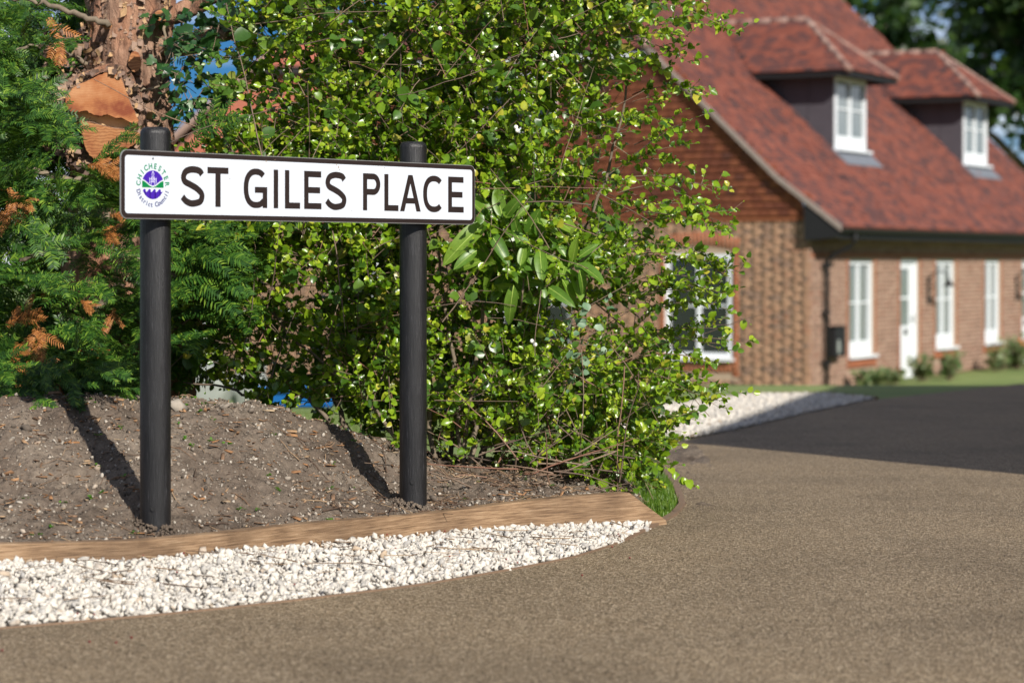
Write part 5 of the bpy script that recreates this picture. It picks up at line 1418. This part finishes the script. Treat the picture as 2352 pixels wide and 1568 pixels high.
# roof tiles, each its own piece
def tile_mesh(e, up, nrm, w=.158, L=.135, th=.014):
    e, up, nrm = Vector(e), Vector(up), Vector(nrm); top = []
    for d_, a_ in ((0, 0), (0, w), (L, w), (L, 0)):
        top.append(e*a_ + up*d_ + nrm*(th*1.9 - th*1.25*d_/L))
    botm = [e*0 + nrm*.003, e*w + nrm*.003]
    V_ = np.array([tuple(p) for p in top+botm]); return V_, [np.array([[0, 1, 2, 3], [0, 4, 5, 1]]), ]
def tile_plane(org, e, up, rows, rng_a, gauge=.10, w=.158, gap=.006, jitter=.0):
    """returns positions of tile corners (lower left) over the plane; rng_a(d)->(a0,a1) list"""
    org, e, up = Vector(org), Vector(e).normalized(), Vector(up).normalized(); out = []
    for r_ in range(rows):
        d_ = r_*gauge; a0, a1 = rng_a(d_)
        a = a0 + ((r_ % 2)*.5-.5)*(w+gap)
        while a < a1-.02:
            if a > a0-.01: out.append((org + e*a + up*d_)[:])
            a += w+gap
    return np.array(out) if out else np.zeros((0, 3))
def tiles_build(pos, tm, name, mat, parent, nind=0, key=None, piece='roof_tile', label=None):
    V_, F_ = tm[0], tm[1][0]
    ind = []
    if nind:
        o_ = np.argsort(key(pos)); ind = o_[:nind]; rest = o_[nind:]
        me = npmesh(piece, V_, F_, mat)
        for i in ind: link(piece, me, parent, pos[i].tolist())
        pos = pos[rest]
    if len(pos):
        rot = np.repeat(np.eye(3)[None], len(pos), 0); Vv, Ff = scatter([(V_, F_)], pos, np.ones(len(pos)), rot, RNG)
        jt = np.array([-1., 0, 0]) if 'hung' in name else np.array([0, -.6, .8])
        Vv = Vv + np.repeat(RNG.normal(0, .006 if 'hung' in name else .004, (len(pos), 1)), len(V_), 0)*jt
        o2 = link(name, npmesh(name, Vv, Ff, mat), parent); tag(o2, kind='stuff', label=label)
ROOFTOP = rz(APEX)
# boards under the tiles
mb = MB(); prof = [(-.54, rz(-.54)), (.5, rz(.5)), (QHIP, rz(QHIP)), (APEX, ROOFTOP)]
x0r, x1r = -.16, LEN+.16
hipx = APEX-QHIP
fr = [[(x0r, q_, z_-.012), (x1r, q_, z_-.012)] for q_, z_ in prof]; fr[3][0] = (x0r+hipx*.95, APEX, ROOFTOP-.012)
bk = [[(x0r, SPAN-q_, z_-.012), (x1r, SPAN-q_, z_-.012)] for q_, z_ in prof]; bk[3][0] = fr[3][0]
for side in (fr, bk):
    mb.add([p for r_ in side for p in r_], [(i*2, i*2+1, i*2+3, i*2+2) for i in range(3)])
mb.add([(x0r, QHIP, ZHIP-.012), (x0r, SPAN-QHIP, ZHIP-.012), fr[3][0]], [(0, 1, 2)])
roof = mb.build('roof', M['tile'], house)
s1 = Vector((0, 1.04, .78)).normalized(); s2 = Vector((0, 1, .95)).normalized()
tm1 = tile_mesh((1, 0, 0), s1, s1.cross(Vector((-1, 0, 0)))); tm2 = tile_mesh((1, 0, 0), s2, s2.cross(Vector((-1, 0, 0))))
L1 = math.hypot(1.04, .78); n1 = int(L1/.10)
p1 = tile_plane((0, -.54, rz(-.54)), (1, 0, 0), s1, n1, lambda d_: (x0r, x1r))
L2 = math.hypot(APEX-.5, ROOFTOP-rz(.5)); n2 = int(L2/.10)
def rngA(d_):
    q_ = .5 + d_*s2.y; return (x0r + max(0, (q_-QHIP))*.95, x1r)
org2 = Vector((0, -.54, rz(-.54))) + s1*(n1*.10)
p2 = tile_plane((0, .5, rz(.5)), (1, 0, 0), s2, n2, rngA)
key = lambda p: p[:, 0]*1.0 + np.abs(p[:, 1]-.9)*1.2 + (p[:, 0] < -.1)*.2
tiles_build(p1, tm1, 'roof_tiles', M['tile'], roof, 110, key, label='red clay tiles of the lower roof slope')
tiles_build(p2, tm2, 'roof_tiles', M['tile'], roof, 190, key, label='red clay tiles of the roof slope')
# half-hip plane
sh = Vector((.95, 0, .95)).normalized(); tmh = tile_mesh((0, -1, 0), sh, sh.cross(Vector((0, 1, 0))))
nh = int(math.hypot(hipx*.95, ROOFTOP-ZHIP)/.10)
ph = tile_plane((x0r-.02, SPAN/2, ZHIP), (0, -1, 0), sh, nh, lambda d_: (-(hipx)*(1-d_/(nh*.10)), hipx*(1-d_/(nh*.10))))
tiles_build(ph, tmh, 'roof_tiles', M['tile'], roof, label='red clay tiles of the half-hip')
def capping(a, b_, n_, name='ridge_tile', parent=None, r_=.10):
    a, b_ = Vector(a), Vector(b_); L = (b_-a).length; k = max(1, int(L/.33)); t = (b_-a)/k
    q = MB(); q.tube([(0, 0, 0), tuple(t*.97)], [r_, r_*.93], 8)
    me_o = q.build(name, M['ridgetile'], parent, a, smooth=True)
    for i in range(1, k):
        o_ = link(name, me_o.data, parent, a+t*i)
capping(fr[3][0], (x1r, APEX, ROOFTOP-.02), 0, parent=roof)
capping((x0r, QHIP, ZHIP), fr[3][0], 0, parent=roof, r_=.08)
# verge strips and barge boards on the near gable
q = MB(); qs = [(-.56, rz(-.54)-.01), (.5, rz(.5)), (QHIP, rz(QHIP))]
for (a, za), (b_, zb) in zip(qs[:-1], qs[1:]):
    q.add([(x0r-.015, a, za-.06), (x0r-.015, b_, zb-.06), (x0r-.015, b_, zb+.035), (x0r-.015, a, za+.035), (x0r+.045, a, za-.06), (x0r+.045, b_, zb-.06), (x0r+.045, b_, zb+.035), (x0r+.045, a, za+.035)],
          [(0, 1, 2, 3), (4, 7, 6, 5), (3, 2, 6, 7), (0, 4, 5, 1), (0, 3, 7, 4), (1, 5, 6, 2)])
q.build('verge', M['verge'], roof)
q = MB(); q.box(x0r-.01, .2, QHIP-.1, SPAN-QHIP+.1, ZHIP-.10, ZHIP-.03); q.build('hip_fascia', M['black'], roof)
q = MB(); q.box(x0r-.05, .3, QHIP+.05, SPAN-QHIP-.05, ZHIP-.16, ZHIP-.10); q.build('hip_soffit', M['white'], roof)
# boxed eaves end, fascia, rafter feet, gutter, pipe
q = MB(); q.prism([(-.50, rz(-.54)-.05), (-.50, rz(-.54)-.17), (.05, 2.36), (.05, rz(.0)-.05)], 'x', x0r+.01, .0); q.build('eaves_box', M['black'], roof)
q = MB(); q.box(.0, LEN, -.47, -.44, rz(-.54)-.19, rz(-.54)-.03); q.build('fascia', M['black'], roof)
for i in range(38):
    q = MB() if i == 0 else q
    if i == 0: q.box(0, .06, -.44, .0, 2.44, 2.54); raf = q.build('rafter_foot', M['black'], roof, (.25, 0, 0))
    else: link('rafter_foot', raf.data, roof, (.25+i*.41, 0, 0))
q = MB(); n_ = 10; pr = [(-.53+.055*math.cos(t), rz(-.54)-.035+.065*math.sin(t)) for t in np.linspace(math.pi, 2*math.pi, n_)] + [(-.53+.047*math.cos(t), rz(-.54)-.030+.055*math.sin(t)) for t in np.linspace(2*math.pi, math.pi, n_)]
for i in range(len(pr)): pass
vs = [(x, y, z) for x in (-.12, LEN+.1) for y, z in pr]; k = len(pr)
q.add(vs, [(i, (i+1) % k, (i+1) % k+k, i+k) for i in range(k)]); gut = q.build('gutter', M['black'], roof)
g0 = rz(-.54)
q = MB(); q.tube([(.62, -.52, g0-.08), (.62, -.52, g0-.22), (.60, -.44, g0-.30), (.52, -.14, g0-.46), (.50, -.09, g0-.56), (.50, -.09, 0.02)], .036, 10); pipe = q.build('downpipe', M['black'], house, smooth=True)
for z in (.4, 1.2, 1.95): q = MB(); q.box(.44, .56, -.135, -.002, z, z+.05); q.build('pipe_clip', M['black'], pipe)
# dark hanging box beside the pipe
q = MB(); q.box(.68, 1.13, -.17, -.01, .52, .98); q.box(.66, 1.15, -.19, -.012, .981, 1.01); bx = q.build('wall_box', M['black'], house, bevel=.01)
q = MB(); q.prism([(.80+.07*math.cos(t), .68+.12*math.sin(t)) for t in np.linspace(0, 2*math.pi, 14, endpoint=False)], 'y', -.178, -.171); q.build('label_patch', M['bag'], bx)

# dormers
def dormer(s0, s1):
    cx_ = (s0+s1)/2; qf = 1.14; zb = rz(qf); zt = EYE+3.28; ov = .46; hw = (s1-s0)/2
    d = empty('dormer', (cx_, qf, 0), parent=house)
    qe = .5 + (zt-EYE-1.32)/.95                      # where the eaves meet the roof
    # cheeks
    for sx in (-1, 1):
        q = MB(); q.prism([(0, zb-.04), (qe-qf, zt-.02), (0, zt-.02)], 'x', sx*hw - (.0 if sx < 0 else .06), sx*hw + (.06 if sx < 0 else .0)); ck = q.build('cheek', M['lead'], d)
        for k_ in (.45, .95):     # standing seams of the lead
            q = MB(); xx = sx*(hw+.006)
            q.box(min(xx, xx+sx*.006), max(xx, xx+sx*.006), k_, k_+.02, rz(qf+k_)+.02, zt-.04); q.build('seam', M['lead'], ck)
    window(d, (0, -.03, zb+.04), (0, 0, 0), 2*hw-.06, zt-zb-.09, 2, 2, M['netglass'], fr=.085, low=.14)
    q = MB(); dz = .95*.30; q.prism([(-.02, zb+.0), (-.30, zb-dz+.035), (-.30, zb-dz+.05), (-.02, zb+.03)], 'x', -hw-.12, hw+.12); q.build('lead_apron', M['leadlight'], d)
    # roof: hipped front
    W = hw+ov; rise = .80*W; zr = zt+rise; fy = -ov; qr = .5+(zr-EYE-1.32)/.95-qf; ap = (0, fy+W, zr); bkp = (0, qr, zr); eb = qe-qf
    q = MB(); L_, R_, FB = (-W, fy, zt), (W, fy, zt), (0, 0, 0)
    q.add([L_, R_, ap, bkp, (-W, eb+.05, zt), (W, eb+.05, zt)], [(0, 1, 2), (0, 2, 3, 4), (1, 5, 3, 2)])
    q.add([(-W, fy, zt-.012), (W, fy, zt-.012), (W, eb, zt-.012), (-W, eb, zt-.012)], [(0, 1, 2, 3)])
    rf = q.build('roof', M['tile'], d)
    q = MB(); q.box(-W+.02, W-.02, fy+.02, fy+.05, zt-.10, zt-.015); q.box(-W+.02, -W+.05, fy+.05, eb, zt-.10, zt-.015); q.box(W-.05, W-.02, fy+.05, eb, zt-.10, zt-.015); q.build('fascia', M['black'], d)
    for sx in (-1, 1):
        up = Vector((-sx*W, 0, rise)).normalized(); e = Vector((0, -sx*1.0, 0)); 
        e = Vector((0, 1, 0)) if sx > 0 else Vector((0, -1, 0))
        nrm = e.cross(up); tm_ = tile_mesh(e, up, nrm if nrm.z > 0 else -nrm); nr = int(math.hypot(W, rise)/.10)
        # a measured along e from the eaves front corner
        def rr_(d_, sx=sx, nr=nr):
            f = d_/(nr*.10); y0 = fy+W*f; y1 = eb+(qr-eb)*f
            return (y0, y1) if sx > 0 else (-y1, -y0)
        ps = tile_plane((sx*(W+.01), 0, zt+.003), e, up, nr, rr_); tiles_build(ps, tm_, 'roof_tiles', M['tile'], rf, label='clay tiles of the dormer')
    up = Vector((0, W, rise)).normalized(); e = Vector((1, 0, 0)); tm_ = tile_mesh(e, up, e.cross(up)); nr = int(math.hypot(W, rise)/.10)
    ps = tile_plane((0, fy-.01, zt+.003), e, up, nr, lambda d_: (-W*(1-d_/(nr*.10)), W*(1-d_/(nr*.10)))); tiles_build(ps, tm_, 'roof_tiles', M['tile'], rf, label='clay tiles of the dormer')
    capping(L_, ap, 0, 'hip_tile', rf, .065); capping(R_, ap, 0, 'hip_tile', rf, .065); capping(ap, bkp, 0, 'ridge_tile', rf, .07)
dormer(4.08, 5.70); dormer(11.44, 13.04)

# tile hanging on the gable
tmg = tile_mesh((0, -1, 0), (0, 0, 1), (-1, 0, 0), w=.156, L=.13, th=.02)
def prof_q(z):
    zz = z-EYE
    return -.54 + (zz-.54)/.75 if zz < 1.32 else .5+(zz-1.32)/.95
rows = int((ZHIP-.1-ZTH)/.115); pos = []
pos = tile_plane((-.012, 0, ZTH-.02), (0, -1, 0), (0, 0, 1), rows, lambda d_: (-(SPAN-max(.02, prof_q(ZTH+d_)+.06)), -max(.02, prof_q(ZTH+d_)+.06)), gauge=.115, w=.156, gap=.012)
pos = pos[~((pos[:, 1] > 4.45) & (pos[:, 1]-.16 < 5.85) & (pos[:, 2] > EYE+2.02-.08) & (pos[:, 2] < EYE+3.12))]
q = MB(); q.add([(0, .0, ZTH+.0), (0, SPAN, ZTH), (0, SPAN-QHIP, ZHIP-.05), (0, QHIP, ZHIP-.05), (.1, .0, ZTH), (.1, SPAN, ZTH), (.1, SPAN-QHIP, ZHIP-.05), (.1, QHIP, ZHIP-.05)], [(0, 1, 2, 3), (4, 7, 6, 5), (0, 4, 5, 1), (1, 5, 6, 2), (3, 2, 6, 7), (0, 3, 7, 4)])
hang = q.build('tile_hanging', M['walltile'], house)
tiles_build(pos, tmg, 'hung_tiles', M['walltile'], hang, 300, lambda p: p[:, 1] + .2*(p[:, 2]-ZTH), piece='hung_tile', label='red-brown clay tiles hung on the gable')

# wall lamps on scrolled brackets
def wall_lamp(s, label):
    o_ = empty('wall_lamp', house.matrix_basis @ Vector((s, -.01, 1.60)), HR); o_.scale = (.78,)*3; tag(o_, label, 'lamp', 'lamps along the house front')
    q = MB(); q.box(-.05, .05, -.03, -.001, -.42, .22); q.build('back_plate', M['black'], o_, bevel=.008)
    q = MB(); q.tube([(0, -.03, .16), (0, -.14, .30), (0, -.33, .34), (0, -.47, .27), (0, -.50, .14)], .016, 8); q.tube([(0, -.03, -.10), (0, -.12, -.06), (0, -.16, .05), (0, -.09, .10)], .013, 8); q.build('bracket', M['black'], o_, smooth=True)
    q = MB(); n_ = 16; pr = [(.03, .17), (.045, .10), (.10, .05), (.155, .0), (.150, .0), (.095, .04), (.03, .09)]
    vs = [(r_*math.cos(2*math.pi*k/n_), -.50+r_*math.sin(2*math.pi*k/n_), z) for r_, z in pr for k in range(n_)]
    q.add(vs, [(i*n_+k, i*n_+(k+1) % n_, (i+1)*n_+(k+1) % n_, (i+1)*n_+k) for i in range(len(pr)-1) for k in range(n_)]); q.build('lamp_shade', M['black'], o_, smooth=True)
    q = MB(); q.tube([(0, -.50, .05), (0, -.50, -.01)], .025, 8); q.build('bulb', M['white'], o_)
wall_lamp(5.75, 'black bracket lamp on the brick front beside the first white door')
wall_lamp(11.25, 'black bracket lamp on the brick front beside the door at the right edge')

# border plants along the front
rg = np.random.default_rng(90)
def border_plant(s, q_, h, spread, label, mat='plant', n_=150, flowers=0):
    wp = house.matrix_basis @ Vector((s, q_, 0)); o_ = empty('border_plant', wp); tag(o_, label, 'plant', 'plants along the foot of the house front')
    bs, Bs, ss, tl, trr = [], [], [], [], []
    for i in range(n_//8):
        a = rg.uniform(0, 6.28); d = np.array([math.cos(a)*spread, math.sin(a)*spread, 1.0])
        q = twig_with_leaves(np.array([rg.normal(0, .07), rg.normal(0, .07), 0]), d, h*rg.uniform(.6, 1.05), rg, 8, .10, .3, wob=.08, droop=.3); tl.append(q[0]); trr.append(np.linspace(.006, .003, 6)); bs.append(q[1]); Bs.append(q[2]); ss.append(q[3])
    Vv, Ff = scatter(SMALL, np.concatenate(bs), np.concatenate(ss), np.concatenate(Bs), rg); tag(link('foliage', npmesh('foliage', Vv, Ff, M[mat], True), o_), kind='stuff')
    Vv, Ff = polyline_tubes(tl, trr); link('stem', npmesh('stem', Vv, Ff, M['twig'], True), o_)
    for i in range(flowers):
        f = link('flower', bpy.data.meshes.get('flower_head'), o_, tl[i][-1].tolist()); f.scale = (.05, .05, .04)
bm = bmesh.new(); bmesh.ops.create_icosphere(bm, subdivisions=2, radius=1); fh = bpy.data.meshes.new('flower_head'); bm.to_mesh(fh); bm.free(); fh.materials.append(M['flower'])
border_plant(1.45, -.45, .30, .5, 'low green plant at the wall between downpipe and first window')
border_plant(2.35, -.50, .28, .6, 'low spreading plant under the first front window')
border_plant(4.05, -.5, .42, .25, 'thin plant left of the first white door')
border_plant(4.75, -.75, .48, .25, 'tall bluish green plant in front of the first white door')
border_plant(8.35, -.5, .42, .35, 'brown-stemmed plant between second and third front windows')
border_plant(9.4, -.55, .66, .45, 'tall bushy plant under the third front window', n_=240)
border_plant(10.3, -.6, .62, .45, 'orange-flowered plant left of the far door', n_=200, flowers=6)
border_plant(11.1, -.5, .48, .4, 'leafy plant just left of the far white door', n_=160)

# ------------------------------------------------------------------ second house, far left behind the shrub
h2c = P(742, 600, 66); h2 = empty('gabled_house', Vector((h2c.x, 66, -1.5))); tag(h2, 'farther red-roofed house with half-hipped gable left of the shrub', 'house')
E2 = 4.9; zh2 = 7.55; hw2 = 1.62; we = 4.8; top2 = zh2 + hw2*.95
pf = lambda z: we - (z-E2)/.9
mb = MB(); mb.add([(-we+.35, 0, 0), (we-.35, 0, 0), (we-.35, 0, E2), (pf(zh2)-.3, 0, zh2), (-pf(zh2)+.3, 0, zh2), (-we+.35, 0, E2), (-we+.35, 9, 0), (we-.35, 9, 0), (we-.35, 9, E2), (pf(zh2)-.3, 9, zh2), (-pf(zh2)+.3, 9, zh2), (-we+.35, 9, E2)],
                  [(0, 1, 2, 3, 4, 5), (11, 10, 9, 8, 7, 6), (0, 6, 7, 1), (1, 7, 8, 2), (5, 11, 6, 0)])
mb.build('wall', M['farbrick'], h2)
q = MB(); q.add([(-we+.4, -.03, E2-1.6), (we-.4, -.03, E2-1.6), (we-.4, -.03, E2), (pf(zh2)-.35, -.03, zh2), (-pf(zh2)+.35, -.03, zh2), (-we+.4, -.03, E2)], [(0, 1, 2, 3, 4, 5)]); q.build('tile_hanging', M['farroof'], h2)
mb = MB(); xh = pf(zh2); th_ = .12
for s_ in (-1, 1):
    mb.add([(s_*we, -.3, E2), (s_*xh, -.3, zh2), (0, 1.5, top2+ (xh-hw2)*.95), (0, 9.3, top2+(xh-hw2)*.95), (s_*we, 9.3, E2)], [(0, 1, 2, 3, 4)])
mb.add([(-xh, -.32, zh2), (xh, -.32, zh2), (0, 1.5, top2+(xh-hw2)*.95)], [(0, 1, 2)])
mb.add([(-we, -.3, E2-.1), (we, -.3, E2-.1), (we, 9.3, E2-.1), (-we, 9.3, E2-.1)], [(0, 1, 2, 3)])
r2 = mb.build('roof', M['farroof'], h2)
for s_ in (-1, 1):
    q = MB(); q.tube([(s_*we, -.33, E2+.02), (s_*xh, -.33, zh2+.02)], .11, 6); q.build('verge', M['ridgetile'], r2); q = MB(); q.tube([(s_*xh, -.32, zh2), (0, 1.5, top2+(xh-hw2)*.95)], .11, 6); q.build('hip_tile', M['ridgetile'], r2)
q = MB(); q.box(-xh+.05, xh-.05, -.36, -.30, zh2-.22, zh2-.02); q.build('fascia', M['black'], r2)
for x in (-2.2, .9): window(h2, (x+.65, -.06, 1.0), (0, 0, 0), 1.3, 1.4, 2, 2, M['glass'])
window(h2, (0, -.06, 4.4), (0, 0, 0), 1.3, 1.3, 2, 2, M['glass'])
q = MB(); q.box(-3.9, -3.0, -.05, .0, 0, 2.1); q.build('door', M['white'], h2)
# ------------------------------------------------------------------ things glimpsed under the shrub
p = on_ground(690, 930); q_ = empty('blue_tub', p); tag(q_, 'bright blue plastic tub on the lawn seen under the shrub', 'tub')
q = MB(); q.add([(-.20, -.13, 0), (.20, -.13, 0), (.20, .13, 0), (-.20, .13, 0), (-.23, -.16, .12), (.23, -.16, .12), (.23, .16, .12), (-.23, .16, .12), (-.215, -.145, .12), (.215, -.145, .12), (.215, .145, .12), (-.215, .145, .12), (-.19, -.12, .02), (.19, -.12, .02), (.19, .12, .02), (-.19, .12, .02)],
           [(3, 2, 1, 0), (0, 1, 5, 4), (1, 2, 6, 5), (2, 3, 7, 6), (3, 0, 4, 7), (4, 5, 9, 8), (5, 6, 10, 9), (6, 7, 11, 10), (7, 4, 8, 11), (8, 9, 13, 12), (9, 10, 14, 13), (10, 11, 15, 14), (11, 8, 12, 15), (12, 13, 14, 15)])
q.build('body', M['blue'], q_)
q = MB(); q.box(-.25, .25, -.18, -.162, .09, .125); q.box(-.25, .25, .162, .18, .09, .125); q.box(-.25, -.232, -.162, .162, .09, .125); q.box(.232, .25, -.162, .162, .09, .125); q.build('rim', M['blue'], q_)
def bag(x, y, w_, h_, label):
    p = on_ground(x, y); o_ = empty('sack', p); tag(o_, label, 'sack', 'pale sacks on the lawn behind the shrub')
    rs = np.random.default_rng(int(x)); V_ = []; n_ = 20; lv = 7
    for i in range(lv):
        f = i/(lv-1); rr_ = w_/2*(.85+.3*math.sin(f*math.pi))*(1 if f < .85 else .8)
        for k in range(n_):
            t = 2*math.pi*k/n_; c_, s_ = math.cos(t), math.sin(t); e = .5
            V_.append((rr_*math.copysign(abs(c_)**e, c_)+rs.normal(0, .008), rr_*.8*math.copysign(abs(s_)**e, s_)+rs.normal(0, .008), h_*f+rs.normal(0, .006)*(i > 0)))
    q = MB(); q.add(V_, [(i*n_+k, i*n_+(k+1) % n_, (i+1)*n_+(k+1) % n_, (i+1)*n_+k) for i in range(lv-1) for k in range(n_)] + [tuple(range((lv-1)*n_, lv*n_))]); q.build('body', M['bag'], o_, smooth=True)
    for s_ in (-1, 1): q = MB(); q.tube([(s_*w_*.35, 0, h_*.96), (s_*w_*.42, 0, h_*1.18), (s_*w_*.25, .05, h_*1.18), (s_*w_*.2, .1, h_*.96)], .012, 6); q.build('strap', M['bag'], o_)
bag(465, 940, .30, .26, 'pale grey sack behind the soil crest right of the left post')
bag(575, 930, .22, .2, 'smaller pale sack left of the blue tub')

# ------------------------------------------------------------------ trees beyond the houses
LEAFC = [(np.array([[0, -.4, 0], [.5, -.5, .1], [1, 0, 0], [.5, .5, .1], [0, .4, 0]]), np.array([[0, 1, 2, 3, 4]]))]
def tree(x, Y, zb, h, cr, label, seed, n_=9000, leaf=.30, squash=1.0):
    rs = np.random.default_rng(seed); o_ = empty('broadleaf_tree', (x, Y, zb)); tag(o_, label, 'tree', 'trees beyond the houses')
    q = MB(); q.tube([(0, 0, 0), (.1, 0, h*.25), (-.1, .1, h*.5), (0, 0, h*.8)], [h*.03, h*.024, h*.016, h*.006], 10)
    tips = []
    for i in range(14):
        a = rs.uniform(0, 6.28); z0 = h*rs.uniform(.25, .6); r_ = cr*rs.uniform(.5, .9)
        e = Vector((math.cos(a)*r_, math.sin(a)*r_, z0 + h*rs.uniform(.08, .3))); q.tube([(0, 0, z0), tuple(Vector((e.x*.5, e.y*.5, (z0+e.z)/2+.3))), tuple(e)], [h*.010, h*.007, h*.003], 6); tips.append(e)
    q.build('trunk', M['treebark'], o_, smooth=True)
    ncl = 60; c_ = rs.normal(size=(ncl, 3)); c_ /= np.linalg.norm(c_, axis=1)[:, None]; c_ *= (rs.random(ncl)**.4)[:, None]
    c_ = c_*np.array([cr, cr, h*.36*squash]) + np.array([0, 0, h*.62])
    k = rs.integers(0, ncl, n_); rad = rs.uniform(.5, 1.25, ncl)*cr*.26
    d = rs.normal(size=(n_, 3)); d /= np.linalg.norm(d, axis=1)[:, None]; pos = c_[k] + d*(rad[k]*rs.random(n_)**.45)[:, None]*np.array([1.2, 1.2, .8])
    Vv, Ff = scatter(LEAFC, pos, leaf*rs.uniform(.6, 1.3, n_), rotmats(n_, rs), rs)
    tag(link('crown', npmesh('crown', Vv, Ff, M['treeleaf']), o_), kind='stuff')
tree(16.2, 72, -1.5, 15.5, 5.0, 'dark leafy tree rising behind the far dormer', 1, 11000, .34)
tree(20.5, 70, -1.5, 13.5, 4.2, 'dark leafy tree at the top right edge', 2, 9000, .32)
tree(14.2, 92, -1.5, 14.5, 3.6, 'taller pale-edged tree top farthest behind the roof', 3, 7000, .32)
tree(-26, 100, -1.5, 12, 6, 'round tree in the distance at far left', 4, 5000, .5)
tree(28, 85, -1.5, 14, 6, 'broad tree beyond the right edge of the view', 5, 5000, .5)

# ------------------------------------------------------------------ building beyond the right edge whose shadow lies over the road
bH = 4.5
corner = Vector((.77, 10.5, 0)) + SUN_H*(bH/math.tan(SUN_E))
bd = Vector((.235, .97, 0)).normalized(); brz = math.atan2(bd.y, bd.x) - math.pi/2
gar = empty('flat_roofed_building', (corner.x, corner.y, -.3), brz); tag(gar, 'flat-roofed brick building beyond the right edge shading the road', 'building')
q = MB(); q.box(0.02, 6, 0.02, 26, 0, bH+.3-.12); gw_ = q.build('wall', M['farbrick'], gar)
q = MB(); q.box(-.0, 6.02, 0, 26.02, bH+.3-.12, bH+.3); q.build('coping', M['render'], gar)
for y in (3, 8, 13, 18): window(gar, (.0, y, 1.3), (0, 0, -math.pi/2), 1.2, 1.3, 2, 2, M['glass'])
q = MB(); q.box(-.03, .015, 20.5, 21.5, .3, 2.4); q.build('door', M['white'], gar)
